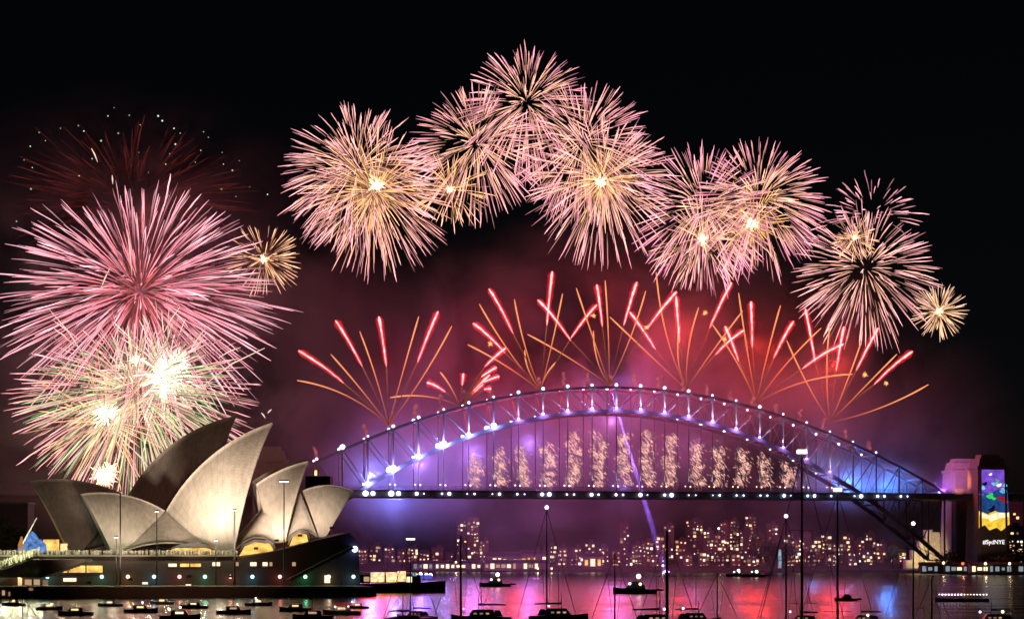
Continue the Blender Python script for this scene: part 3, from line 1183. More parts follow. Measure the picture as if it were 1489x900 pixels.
# (centre px, width px, top y, distance, lit windows)
for px, wpx, yt, Y, nw in (
        (506, 20, 803, 1620, 5), (527, 16, 798, 1640, 5), (546, 18, 793, 1700, 6), (566, 16, 796, 1660, 7), (584, 14, 801, 1620, 6), (600, 16, 797, 1650, 7), (617, 16, 803, 1620, 4),
        (636, 18, 797, 1640, 5), (654, 12, 806, 1610, 3), (671, 15, 756, 1640, 8), (688, 18, 752, 1700, 14), (704, 14, 786, 1640, 6),
        (722, 18, 806, 1560, 6), (742, 18, 806, 1555, 7), (762, 18, 804, 1550, 8), (780, 16, 800, 1545, 9), (800, 20, 794, 1580, 8), (818, 14, 797, 1560, 6),
        (838, 18, 797, 1560, 6), (858, 16, 790, 1600, 6), (877, 18, 796, 1560, 7), (896, 14, 802, 1550, 6), (908, 14, 760, 1720, 7), (926, 16, 792, 1580, 8), (942, 18, 788, 1570, 9),
        (960, 14, 780, 1600, 8), (973, 16, 764, 1660, 6), (990, 18, 786, 1600, 6), (1010, 26, 757, 1720, 14), (1030, 16, 772, 1600, 11), (1046, 16, 778, 1560, 12), (1054, 14, 760, 1650, 9),
        (1068, 15, 757, 1640, 13), (1084, 18, 772, 1570, 14), (1092, 17, 751, 1680, 14), (1106, 14, 780, 1560, 9), (1124, 17, 762, 1700, 8), (1147, 14, 777, 1640, 6),
        (1158, 16, 785, 1580, 9), (1172, 15, 776, 1620, 8), (1186, 17, 786, 1580, 9), (1202, 16, 778, 1650, 8), (1219, 15, 790, 1560, 10), (1234, 16, 780, 1640, 8), (1250, 17, 786, 1600, 9),
        (1266, 16, 776, 1660, 7), (1282, 15, 790, 1570, 7), (1262, 17, 800, 1530, 6), (1297, 15, 797, 1560, 5), (1312, 14, 802, 1530, 5), (1240, 15, 803, 1520, 6), (1208, 15, 804, 1520, 6),
        (1180, 15, 805, 1525, 6), (1150, 14, 806, 1525, 5), (1093, 15, 806, 1520, 7), (1070, 15, 805, 1525, 7), (1048, 15, 806, 1525, 7), (1024, 15, 804, 1530, 6), (1000, 15, 806, 1530, 5),
        (1476, 26, 766, 1420, 16), (1474, 30, 722, 1500, 4), (952, 14, 806, 1530, 6), (868, 15, 806, 1535, 5), (845, 14, 808, 1535, 5), (914, 13, 808, 1535, 5)):
    building(px, wpx, yt, Y, nw)
BG.sort(key=lambda t: t[0])
for i, (px, wpx, yt, Y, nw, roof, kinds) in enumerate(BG):
    hue = rcity.randrange(4)
    nw = max(4, int(nw * rcity.uniform(1.3, 2.6)))
    c = at(px, HY, Y)
    c.z = 3.0
    wm = wpx / F * Y * .92
    ztop = HC + (HY - yt) / F * Y
    h = ztop - c.z
    dep = wm * rcity.uniform(.7, 1.0)
    shp = 'tower' if h > 28 else ('mid' if h > 14 else 'low')
    root = thing('city_building', '%s %s, %s building from the left on the far shore' % (HUE[hue], SHP[shp], nth(i)), 'building', c, 'lit buildings along the far shore')
    b = MB()
    b.box((c.x, c.y + dep / 2, (c.z + ztop) / 2 - 2), (wm, dep, h + 4))
    b.build('wall', M['city'][hue], root)
    r = MB()
    if shp == 'low':
        z = ztop + .005
        x0, x1, y0, y1 = c.x - wm / 2 - .4, c.x + wm / 2 + .4, c.y - .4, c.y + dep + .4
        zr = z + min(3.0, wm * .28)
        ym = (y0 + y1) / 2
        r.v += [Vector(p) for p in ((x0, y0, z), (x1, y0, z), (x1, y1, z), (x0, y1, z), (x0 + wm * .2, ym, zr), (x1 - wm * .2, ym, zr))]
        r.f += [(0, 1, 5, 4), (1, 2, 5), (2, 3, 4, 5), (3, 0, 4), (3, 2, 1, 0)]
    else:
        r.box((c.x, c.y + dep / 2, ztop + .45), (wm + .5, dep + .5, .9))
        r.box((c.x + wm * .12, c.y + dep / 2, ztop + 2.2), (wm * .4, dep * .5, 2.6))
    r.build('roof', M['city'][3], root)
    cols = max(2, int(wm / 2.7))
    rws = max(2, int(h / 3.3))
    cells = [(a, q) for a in range(cols) for q in range(rws)]
    rcity.shuffle(cells)
    for a, q in cells[:nw]:
        x = c.x - wm / 2 + (a + .5 + rcity.uniform(-.22, .22)) * wm / cols
        z = c.z + (q + .55 + rcity.uniform(-.2, .2)) * h / rws
        s = rcity.choice((.8, 1.0, 1.3, 1.6, 2.2))
        place(win_mesh[rcity.choice(kinds)], 'window', (x, c.y - .1, z), root, (s * rcity.uniform(.8, 1.4), 1, s))

# brightly lit long wharf sheds by the water in the middle of the far shore
for (x0, x1, yt, yb, Y, lb, k) in ((708, 760, 806, 813, 1500, 'long low wharf shed with a row of bright cream bays', 'win_cream'),
                                   (758, 795, 803, 813, 1495, 'brightly lit yellow wharf pavilion at the end of the cream sheds', 'win_gold'),
                                   (600, 630, 817, 823, 1490, 'pale lit ferry pontoon shed left of the tall lit tower', 'win_cool'),
                                   (632, 700, 817, 823, 1492, 'long lit shed on the shore under the tall lit tower', 'win_cream'),
                                   (704, 800, 816, 823, 1470, 'lower lit promenade arcade along the shore before the cream sheds', 'win_dim'),
                                   (848, 876, 806, 818, 1488, 'small golden lit hall on the shore near the violet beam', 'win_gold'),
                                   (1340, 1408, 820, 829, 1300, 'lit glass wharf shed right of the arch foot', 'win_cool'),
                                   (1412, 1489, 820, 829, 1285, 'lit glass wharf shed below the picture pylon', 'win_cool')):
    a, b_ = at(x0, yb, Y), at(x1, yt, Y)
    c = Vector(((a.x + b_.x) / 2, Y, 1.0))
    root = thing('wharf_shed', lb, 'wharf', c)
    W_, H_ = b_.x - a.x, b_.z - 1.0
    MB().box((c.x, Y + 5, 1 + H_ / 2), (W_, 9, H_)).build('wall', M['city'][2], root)
    r = MB()
    r.prism([(a.x - .6, Y - 1, b_.z), (b_.x + .6, Y - 1, b_.z), (b_.x + .6, Y + 10.5, b_.z), (a.x - .6, Y + 10.5, b_.z)],
            [(a.x - .6, Y + 4, b_.z + 1.6), (b_.x + .6, Y + 4, b_.z + 1.6), (b_.x + .6, Y + 5.5, b_.z + 1.6), (a.x - .6, Y + 5.5, b_.z + 1.6)])
    r.build('roof', M['city'][3], root)
    n = int(W_ / 4.2)
    for i in range(n):
        if rcity.random() < .18: continue
        place(win_mesh[k if rcity.random() < .7 else 'win_cream'], 'bay_window', (a.x + (i + .5) * W_ / n, Y + .3, 1 + H_ * .5), root, (W_ / n * rcity.uniform(.45, .8), 1, H_ * rcity.uniform(.3, .6)))

# shore lamps
for i, (px, py, Y, k, lb) in enumerate((
        (1372, 818, 1272, 'lamp_warm', 'orange shore lamp below the arch foot'), (1400, 819, 1268, 'r', 'red shore lamp between the right pylons'),
        (1433, 819, 1262, 'lamp_warm', 'amber shore lamp below the picture pylon'), (1468, 819, 1260, 'lamp_warm', 'amber shore lamp near the right picture edge'),
        (782, 826, 1440, 'lamp_warm', 'amber lamp on the shore before the cream sheds'), (802, 826, 1440, 'lamp_warm', 'amber lamp on the shore just right of the tall thin mast'),
        (663, 817, 1480, 'lamp_warm', 'amber lamp on the shore at the foot of the tall lit tower'), (1045, 768, 1500, 'lamp_white', 'bright cream lamp high among the lit towers'),
        (964, 822, 1450, 'lamp_pink', 'pink lamp on the shore at the foot of the violet beam'))):
    top = at(px, py, Y)
    base = Vector((top.x, Y, 1.5))
    root = thing('street_lamp', lb, 'street lamp', base)
    MB().tube([base, top], [.22, .14], 6).build('pole', M['pole'], root)
    if k == 'r':
        MB().ball(top, 1.1, 8, 6).build('lamp_globe', emit('lamp_red', (1, .12, .05), 2.2), root)
    else:
        lens('lamp_globe', k, top, 1.0 if i < 4 else .9, root)
    lamp('lamp_light', 'POINT', top + Vector((0, -1.5, 0)), 700, (1, .3, .15) if k == 'r' else (1, .7, .35), .5, root)
# pale blue lit column between the trees and the floodlit bridge abutment
c = at(1134, 829, 1462)
col_r = thing('lit_column', 'slim pale blue lit column between black shore trees', 'column', c)
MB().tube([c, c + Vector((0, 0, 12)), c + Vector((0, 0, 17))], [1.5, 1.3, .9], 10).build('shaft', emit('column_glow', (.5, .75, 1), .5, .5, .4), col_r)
MB().ball(c + Vector((0, 0, 18)), .8, 8, 6).build('finial', M['city'][1], col_r)
# the abutment below the arch's right end, floodlit yellow
ab_c = at(1352, 829, 1408)
ab = thing('bridge_abutment', 'sandstone abutment wall floodlit pale yellow beneath the right arch end', 'abutment', ab_c)
b = MB()
for k in range(7):
    x = ab_c.x - 16 + k * 5.4
    hgt = (9, 17, 26, 33, 31, 27, 15)[k]
    b.box((x, ab_c.y + 6 + (k % 2) * 1.5, hgt / 2 + 1), (5.38, 9, hgt))
b.build('stone_wall', principled('sandstone', (.42, .34, .22), .9, 0, .6, .35, .8), ab)
lamp('abutment_flood', 'SPOT', at(1345, 826, 1365), 150000, (1.0, .86, .45), .8, ab, at(1350, 800, 1408), 60, .7)
MB().box(at(1345, 828.5, 1366), (3, 1.2, 1.2)).build('floodlight_housing', M['black'], ab)

# dark hotel block behind the third shell
hc = at(462, 801, 1010)
hotel = thing('hotel_block', 'dark flat roofed block behind the smallest right shell', 'building', Vector((hc.x, hc.y, 0)))
h_ = at(462, 692, 1010).z
MB().box((hc.x, hc.y + 8, h_ / 2), (14, 16, h_)).build('wall', M['city'][3], hotel)
MB().box((hc.x - 1.5, hc.y + 6, h_ + 2), (3, 4, 4)).build('roof_tower', M['city'][1], hotel)
place(win_mesh['win_warm'], 'window', (hc.x - 1.5, hc.y + 3.8, h_ + 2), hotel, (1.5, 1, 3))
bc_ = at(8, 801, 1050)
far = thing('hotel_block', 'long dark flat block beyond the trees at the left edge', 'building', Vector((bc_.x, bc_.y, 0)))
zt = at(8, 733, 1050).z
MB().box((bc_.x, bc_.y, zt / 2 + 7), (30, 14, zt - 14)).build('wall', M['city'][3], far)
MB().box((bc_.x, bc_.y, zt + .6), (31, 15, 1.0)).build('roof', M['city'][1], far)

# ================================================================== FIREWORKS
fw = random.Random(77)
CREAM, PINK, ROSE, GREEN, ORANGE, WHITE = (1.0, .50, .31), (1.0, .41, .47), (.85, .22, .34), (.45, .80, .35), (1.0, .45, .16), (1.0, .92, .8)


def mixc(a, b, t): return tuple(x + (y - x) * t for x, y in zip(a, b))


def mulc(a, s): return tuple(x * s for x in a)


def burst_trails(b, c, R, n, cin, cout, r0=(.10, .72), r1=(.93, 1.03), drop=.17, wd=.43, squash=(1, 1, 1), gain=1.0, hemi=None, length=(.26, .5), jit=.045, heart=0.0):
    """stars thrown from c: each leaves a short glowing trail that thickens outwards and sags with gravity"""
    for i in range(n):
        d = Vector((fw.gauss(0, 1), fw.gauss(0, 1), fw.gauss(0, 1))).normalized()
        if hemi is not None and d.z < hemi: continue
        d = Vector((d.x * squash[0], d.y * squash[1], d.z * squash[2]))
        s1 = fw.uniform(*r1) if fw.random() < .64 else fw.uniform(min(r1[0], r0[0] + .25), r1[0])
        s0 = max(fw.uniform(r0[0], r0[0] + .08), s1 - fw.uniform(*length))
        ww = wd * fw.uniform(.6, 1.2)
        g = gain * fw.choice((.6, 1.0, 1.5, 2.0, 2.5)) * fw.uniform(.85, 1.1)
        warm = fw.random()
        side = Vector((fw.gauss(0, 1), fw.gauss(0, 1), fw.gauss(0, 1))) * jit
        pts, rad, cols = [], [], []
        prof = (.30, .62, .9, 1.05, 1.0, .85, .3)
        for k in range(7):
            t = k / 6
            q = s0 + (s1 - s0) * t
            pts.append(c + d * (R * q) - Vector((0, 0, drop * R * q * q)) + side * R * q * q + Vector((fw.gauss(0, 1), 0, fw.gauss(0, 1))) * R * .0012)
            rad.append(ww * prof[k] * fw.uniform(.7, 1.2))
            cc = mixc(cin, cout, min(1, max(0, q * 1.5 - .55 + (warm - .5) * .8)))
            cols.append(mulc(cc, g * (.5 + .55 * t if t < .9 else .75) * (1 + heart * max(0, 1 - q / .45) ** 2)))
        b.tube(pts, rad, 3, cols, caps=True)


POW = {}


def powder_mat(R):
    k = round(R, 1)
    if k not in POW:
        POW[k] = smoke_material('powder_smoke', .0045, (.9, .9, .9), (R, R, R), .06, .3, .7, .35)
    return POW[k]


def burst(px, py, Rpx, label, parts, Y=1390, core=None, light=None, name='firework_burst', group='cream shells bursting above the bridge'):
    c = at(px, py, Y)
    root = thing(name, label, 'firework', c, group)
    for k, kw in parts:
        b = MB()
        kw = dict(kw)
        cp = kw.pop('c', (0, 0))
        R = Rpx * kw.pop('scale', 1.0) / F * Y
        burst_trails(b, at(px + cp[0], py + cp[1], Y), R, **kw)
        tag(b.build(k, E['trail'], root), kind='stuff')
    if core:
        for (dx, dy, r, s) in core:
            q = at(px + dx, py + dy, Y - 4)
            kb = MB()
            kb.ball(q, r * .42, 10, 7)
            for _ in range(60):
                d = Vector((fw.gauss(0, 1), fw.gauss(0, 1), fw.gauss(0, 1))).normalized()
                kb.tube([q + d * r * .3, q + d * r * fw.uniform(.9, 2.4)], [r * .16, r * .03], 4)
            kb.build('core_flash', emit('core_flash', (1.0, .70, .40), s), root)
    if core and Y > 1200:
        dx, dy, r, st_ = core[0]
        q = at(px + dx, py + dy, Y)
        RR = .42 * Rpx / F * Y
        ps = smoke(q, (RR, RR, RR), powder_mat(RR))
        lamp('core_light', 'POINT', q, 5200 * r * r, (1.0, .42, .16), 2.0, root)
    if light:
        for (dx, dy, P, col) in light:
            lamp('burst_light', 'POINT', at(px + dx, py + dy, Y), P, col, 6, root)
    return root


outer = dict(n=175, cin=CREAM, cout=PINK)
inner = dict(n=60, cin=(1.0, .50, .17), cout=(1.0, .48, .22), r0=(.04, .3), r1=(.32, .6), wd=.36, drop=.04, gain=.9, heart=1.5, length=(.15, .3))
burst(520, 246, 112, 'large cream burst, upper of the overlapping pair at the left end of the arc', [('star_trails', dict(outer, n=415))])
burst(545, 278, 116, 'large cream burst with a bright golden core, lower of the left overlapping pair', [('star_trails', dict(outer, n=371, cin=(1, .48, .2), drop=.13)), ('core_trails', dict(inner, n=135, r1=(.4, .7)))],
      core=((2, -9, 3.6, 4),), light=((0, 0, 7000, (1, .6, .4)),))
burst(692, 210, 101, 'pinkish cream burst between the left pair and the topmost burst', [('star_trails', dict(outer, n=350, cout=(.9, .33, .42)))])
burst(655, 275, 62, 'small golden burst with long spokes tucked under the pinkish cream burst', [('star_trails', dict(n=127, cin=(1, .48, .16), cout=CREAM, r0=(.05, .5), wd=.36, heart=1.2, length=(.3, .6), drop=.05))], core=((0, 0, 2.0, 3),))
burst(766, 150, 100, 'topmost pink tipped burst at the crown of the arc', [('star_trails', dict(outer, n=371, cout=(.95, .33, .46)))], Y=1430)
burst(848, 208, 105, 'broad pink and cream burst just right of the topmost burst', [('star_trails', dict(outer, n=393, cout=(1, .35, .46)))], Y=1400)
burst(876, 262, 112, 'broad cream burst with a glowing orange core right of the arc crown', [('star_trails', dict(outer, n=382)), ('core_trails', dict(inner, n=120))], core=((-3, 2, 3.2, 3),), light=((0, 0, 7000, (1, .55, .4)),), Y=1380)
burst(1022, 302, 110, 'pink fringed burst, left of the overlapping pair on the right of the arc', [('star_trails', dict(outer, n=403, cout=(.95, .30, .48)))], Y=1400)
burst(1021, 348, 78, 'golden spoked burst hanging low inside the pink fringed burst', [('star_trails', dict(n=142, cin=(1, .54, .28), cout=PINK, r0=(.04, .5), wd=.36, heart=1.2, length=(.3, .6), drop=.07))], core=((0, 0, 2.6, 3),), Y=1385)
burst(1103, 290, 104, 'pink fringed burst with a wide golden heart, right of the overlapping pair', [('star_trails', dict(outer, n=382, cout=(.95, .31, .46))), ('core_trails', dict(inner, n=142, c=(-9, 34), r1=(.4, .72)))],
      core=((-11, 36, 3.0, 3.6),), light=((0, 20, 7000, (1, .55, .4)),), Y=1375)
burst(1258, 392, 108, 'wide dark hearted burst with curved pink trails near the right end', [('star_trails', dict(outer, n=360, r0=(.18, .5), drop=.16, cin=(.95, .48, .33)))], Y=1390, light=((0, 0, 7000, (1, .5, .5)),))
burst(1268, 318, 82, 'crown of sparse pink trails above the dark hearted burst', [('star_trails', dict(outer, n=135, hemi=-.05, r0=(.4, .65), cin=PINK, drop=.2))], Y=1410)
burst(1243, 345, 36, 'small orange burst nested in the crown of sparse pink trails', [('star_trails', dict(n=105, cin=(1, .50, .24), cout=CREAM, r0=(.03, .4), wd=.36, heart=1.2, length=(.3, .6), drop=.03))], core=((0, 0, 1.6, 2.5),), Y=1380)
burst(1365, 453, 43, 'small neat cream burst at the far right end of the arc', [('star_trails', dict(n=165, cin=(1, .54, .28), cout=(1, .60, .42), r0=(.05, .4), wd=.36, heart=1.0, length=(.4, .7), drop=.02))], core=((0, 0, 2.0, 3),), Y=1390)
burst(384, 377, 57, 'small orange burst between the big pink burst and the left cream pair', [('star_trails', dict(n=135, cin=(1, .50, .24), cout=(1, .54, .34), r0=(.04, .45), wd=.36, heart=1.2, length=(.3, .6), drop=.05))], core=((-1, 0, 2.2, 3),), Y=1390)

# the great bursts behind the opera house
LG = 'big bursts behind the opera house'
YL = 1080
burst(203, 425, 206, 'huge pink burst towering behind the opera house', [
    ('star_trails', dict(n=680, cin=(.95, .24, .30), cout=(1.0, .50, .58), r0=(.15, .62), wd=.40, length=(.3, .55), drop=.14, squash=(1.03, 1, .92), gain=1.0, r1=(.86, 1.04))),
    ('ember_trails', dict(n=90, cin=(.7, .12, .12), cout=(.95, .35, .3), r0=(.02, .1), r1=(.25, .5), wd=.45, drop=.05, gain=.6))], Y=YL, group=LG, light=((0, 0, 90000, (1, .22, .3)), (0, -110, 30000, (1, .2, .15))))
burst(196, 572, 178, 'dazzling green and pink burst low behind the opera house with white cores', [
    ('star_trails', dict(n=520, cin=(1.0, .46, .36), cout=(1.0, .42, .44), r0=(.08, .7), wd=.36, drop=.16, squash=(1.03, 1, .78), gain=1.0, heart=1.0, length=(.2, .5))),
    ('green_trails', dict(n=460, cin=(.7, .66, .36), cout=(.24, .58, .2), r0=(.1, .55), r1=(.6, .98), wd=.38, drop=.22, squash=(1.0, 1, .75), gain=.95)),
    ('gold_trails', dict(n=190, cin=(1, .50, .28), cout=(1, .40, .22), c=(-40, 40), scale=.72, r0=(.04, .5), r1=(.55, 1), wd=.34, drop=.1, heart=1.0)),
    ('white_trails', dict(n=240, cin=(1, .76, .6), cout=(1, .5, .42), c=(45, -28), scale=.62, r0=(.04, .5), r1=(.5, 1), wd=.34, drop=.08, heart=2.0))],
      Y=YL - 20, group=LG,
      core=((42, -24, 7.5, 5), (54, -36, 5.0, 5), (61, -46, 4.0, 5), (36, -14, 4.2, 5), (-42, 29, 4.6, 5), (2, -48, 2.6, 4), (-48, 118, 3.8, 3), (-36, 112, 3.2, 3), (-42, 124, 3.2, 3), (-24, 40, 1.8, 3)),
      light=((42, -20, 90000, (1, .72, .55)), (-42, 40, 60000, (1, .7, .5))))
# dark red willow with white tips
c_ = at(190, 300, 1150)
will = thing('firework_burst', 'faded dark red burst with white tips, above the huge pink burst', 'firework', c_, LG)
b = MB()
burst_trails(b, c_, 150 / F * 1150, 520, (.09, .010, .008), (.13, .020, .014), r0=(.3, .7), r1=(.75, 1.02), wd=.36, squash=(1.25, 1, .95), drop=.12, gain=.36, hemi=-.3, jit=.12)
b.build('ember_trails', E['trail'], will)
b = MB()
for (x, y) in ((166, 157), (157, 169), (188, 168), (230, 169), (236, 176), (204, 182), (122, 191), (57, 193), (66, 205), (88, 187), (114, 183), (253, 187), (262, 194), (172, 194), (147, 205), (296, 192), (303, 200), (255, 210),
               (44, 213), (35, 233), (202, 222), (292, 219), (247, 224), (323, 222), (134, 231), (47, 244), (325, 239), (284, 236), (348, 234), (338, 248), (216, 251), (363, 272), (45, 275), (389, 283), (343, 286), (24, 322), (115, 256), (322, 275), (241, 239)):
    b.ball(at(x, y, 1150 + fw.uniform(-25, 25)), fw.uniform(.26, .6), 8, 5, mulc((.62, .95, .60), fw.uniform(.3, 1.3)))
b.build('white_tips', E['trail'], will)
# rising white stars
# long stray streaks crossing the low burst
stray = thing('stray_sparks', 'loose bright sparks streaking across the low green and pink burst', 'sparks', at(200, 600, 1055))
for (x0, y0, x1, y1) in ((70, 448, 130, 530), (262, 446, 235, 490), (298, 478, 272, 520), (133, 216, 142, 236), (163, 255, 164, 268), (186, 342, 192, 400), (160, 390, 146, 422), (385, 506, 290, 565), (320, 600, 260, 572), (70, 690, 150, 605), (110, 690, 152, 610),
                         (180, 640, 230, 700), (220, 612, 260, 636), (395, 595, 389, 601), (380, 600, 386, 608), (318, 520, 350, 505), (250, 470, 240, 510), (170, 660, 160, 705), (195, 470, 196, 560), (168, 560, 172, 470)):
    p, q = at(x0, y0, 1055), at(x1, y1, 1055)
    m_ = (p + q) / 2 + Vector((0, 0, (q - p).length * .06))
    b = MB()
    b.tube([p, m_, q], [.2, .5, .12], 3, [mulc((1, .72, .55), 1.1)] * 3)
    b.build('spark_streak', E['trail'], stray)

# fans of comets from the arch -----------------------------------------
comet_mat = emit('red_comet', (1.0, .20, .20), 4.5, .35, .35)
glow_mat = bpy.data.materials.new('comet_halo')  # soft red halo round each comet, imitated by see-through glowing sheaths
glow_mat.use_nodes = True
gn = glow_mat.node_tree
gn.nodes.remove(gn.nodes['Principled BSDF'])
g_e, g_t, g_a = gn.nodes.new('ShaderNodeEmission'), gn.nodes.new('ShaderNodeBsdfTransparent'), gn.nodes.new('ShaderNodeAddShader')
g_e.inputs[0].default_value = (1.0, .02, .025, 1)
g_e.inputs[1].default_value = .16
gn.links.new(g_e.outputs[0], g_a.inputs[0])
gn.links.new(g_t.outputs[0], g_a.inputs[1])
gn.links.new(g_a.outputs[0], gn.nodes['Material Output'].inputs[0])
glow_mat.cycles.emission_sampling = 'NONE'
stalk_c = (.85, .26, .11)


def fan(origin, oranges, reds, label, light):
    Y = BC.y + (origin[0] - 889) * .19 * .52 - 2
    c = at(*origin, Y)
    root = thing('comet_fan', label, 'firework', c, 'fans of comets fired from the bridge arch')
    for (sx, sy, ex, ey) in oranges:
        b = MB()
        dY = fw.uniform(-22, 22)
        p, e = c, at(ex, ey, Y + dY)
        q = at(sx, sy, Y + dY * .5)
        # quadratic curve that starts at the arch, passes near (sx, sy) and ends at the tip
        L1, L2 = (q - p).length, (e - q).length
        t0 = L1 / max(1e-3, L1 + L2)
        t0 = min(.75, max(.2, t0))
        ctrl = (q - p * (1 - t0) ** 2 - e * t0 * t0) / (2 * t0 * (1 - t0))
        mid = (p + e) / 2
        off = ctrl - mid
        lim = .16 * (e - p).length
        if off.length > lim: ctrl = mid + off * (lim / off.length)
        pts, rad, cols = [], [], []
        for k in range(13):
            t = k / 12
            pts.append(p * (1 - t) ** 2 + ctrl * 2 * t * (1 - t) + e * t * t)
            rad.append(.22 + .42 * t if t < .95 else .3)
            cols.append(mulc(mixc((1, .22, .08), (1.0, .36, .14), t), .25 + .95 * min(1, t * 1.4)))
        b.tube(pts, rad, 5, cols)
        b.build('amber_trail', E['trail'], root)
    for (sx, sy, ex, ey) in reds:
        dY = fw.uniform(-25, 25)
        p, e = at(sx, sy, Y + dY * .7), at(ex, ey, Y + dY)
        b = MB()
        sag = Vector((0, 0, (e - p).length * fw.uniform(.02, .05)))
        n = 14
        pts = [p.lerp(e, k / n) + sag * 4 * (k / n) * (1 - k / n) + Vector((fw.uniform(-.12, .12), 0, fw.uniform(-.12, .12))) for k in range(n + 1)]
        rad = [.1] + [(.22 + .6 * (k / n) ** .7) * fw.uniform(.75, 1.25) for k in range(1, n)] + [.32]
        b.tube(pts, rad, 6)
        cm_ = b.build('red_comet', comet_mat, root)
        for rr_ in (1.25, 1.9, 2.7):
            b = MB()
            b.tube(pts, [rr_ * .1] + [rr_ * (.4 + .75 * (k / n) ** .7) * fw.uniform(.8, 1.15) for k in range(1, n)] + [rr_ * .45], 8)
            b.build('comet_glow', glow_mat, cm_, True)
        b = MB()
        b.tube([c, c.lerp(p, .5) + sag, p], [.2, .32, .4], 4, [mulc(stalk_c, .05), mulc(stalk_c, .22), mulc(stalk_c, .4)])
        b.build('comet_tail', E['trail'], root)
    for (px, py, P) in light:
        lamp('fan_light', 'POINT', at(px, py, Y + 10), P * 20, (1.0, .035, .018), 5, root)


fan((565, 618), [(500, 570, 432, 553), (540, 585, 481, 515), (550, 560, 523, 482), (586, 540, 609, 460), (600, 570, 657, 474)],
    [(500, 557, 434, 510), (527, 533, 488, 466), (562, 533, 551, 460), (607, 527, 637, 453)], 'leftmost comet fan with four red comets, low on the arch', [(545, 520, 17000)])
fan((668, 590), [(630, 577, 567, 578), (655, 562, 640, 541)], [(648, 570, 621, 556), (672, 560, 674, 543), (705, 533, 735, 506), (700, 548, 722, 534), (703, 556, 726, 547), (704, 566, 714, 565), (690, 570, 702, 558), (684, 575, 712, 545)],
    'small crowded pink fan second from the left', [(690, 548, 9000)])
fan((786, 568), [(758, 535, 697, 442), (771, 528, 748, 435), (745, 538, 680, 501), (798, 520, 818, 427), (735, 525, 763, 509), (760, 540, 809, 526)],
    [(746, 485, 711, 420), (795, 473, 803, 395), (734, 513, 688, 470), (830, 492, 868, 443)], 'tilted comet fan whose tallest red comet stands almost upright, third from the left', [(765, 490, 30000)])
fan((886, 560), [(875, 528, 838, 419), (885, 500, 880, 408), (899, 533, 939, 423), (801, 555, 863, 481), (830, 522, 767, 486)],
    [(876, 475, 868, 414), (907, 473, 926, 410), (830, 495, 782, 436), (941, 478, 984, 424)], 'comet fan at the crown of the arch above the violet glow', [(885, 475, 26000)])
fan((998, 566), [(984, 538, 954, 396), (998, 541, 1016, 447), (1010, 547, 1080, 452), (965, 535, 887, 461), (925, 530, 989, 474)],
    [(988, 498, 983, 431), (1032, 477, 1064, 411), (953, 508, 916, 454), (1040, 516, 1082, 480)], 'comet fan just right of the arch crown with crossing red comets', [(990, 480, 11000)])
fan((1100, 586), [(1076, 535, 1036, 472), (1090, 530, 1074, 426), (1110, 540, 1135, 444), (1130, 545, 1194, 477), (1160, 558, 1240, 544)],
    [(1074, 525, 1054, 474), (1094, 505, 1092, 438), (1125, 521, 1154, 467), (1167, 536, 1227, 500)], 'comet fan second from the right with one upright red comet', [(1100, 500, 17000)])
fan((1207, 614), [(1186, 580, 1144, 495), (1203, 570, 1207, 469), (1218, 590, 1253, 495), (1240, 580, 1304, 515), (1260, 600, 1350, 559)],
    [(1185, 526, 1171, 449), (1216, 539, 1227, 475), (1245, 539, 1277, 477), (1271, 559, 1327, 511)], 'rightmost comet fan reaching out over the arch end', [(1215, 530, 13000)])
for i, (x, y, lb) in enumerate(((1025, 455, 'high on the right of the arch, under the golden spoked burst'), (1054, 493, 'between crossing red comets right of the crown'), (1258, 545, 'inside the rightmost comet fan, upper of two'),
                                (1289, 557, 'inside the rightmost comet fan, lower of two'), (713, 500, 'left of the tilted comet fan'), (863, 459, 'above the arch crown'), (940, 476, 'at the foot of a long slanted red comet'))):
    b = MB()
    p = at(x, y, 1320)
    b.ball(p, 1.1, 8, 6, (1.6, .8, .3))
    for _ in range(26):
        d = Vector((fw.gauss(0, 1), fw.gauss(0, 1), fw.gauss(0, 1))).normalized()
        b.tube([p + d * .8, p + d * fw.uniform(1.6, 3.4)], [.3, .06], 4, [(1.4, .6, .2), (.9, .25, .08)])
    o = b.build('spark_flare', E['trail'], origin=p)
    tag(o, 'round golden spark ' + lb, 'spark', 'golden sparks among the comets')

# puffs of red lit flame on the crest of the arch
for i, n in enumerate(range(-12, 12)):
    if n in (-11, -4): continue
    p = bnode(n, 0, top_z(n) + 2.2)
    b = MB()
    k = fw.uniform(.7, 1.15)
    for j in range(6):
        q = p + Vector((fw.uniform(-1.3, 1.3), fw.uniform(-1, 1), 1 + j * 1.7 * k))
        b.ball(q, fw.uniform(.8, 1.5), 7, 5, mulc((.75, .17, .22), fw.uniform(.25, .6)))
    o = b.build('flame_jet', E['trail'], origin=p)
    tag(o, 'short red flame jet on the arch crest, %s jet from the left' % nth(i if n < -11 else (i - 1 if n < -4 else i - 2)), 'flame jet', 'red flame jets along the arch crest')

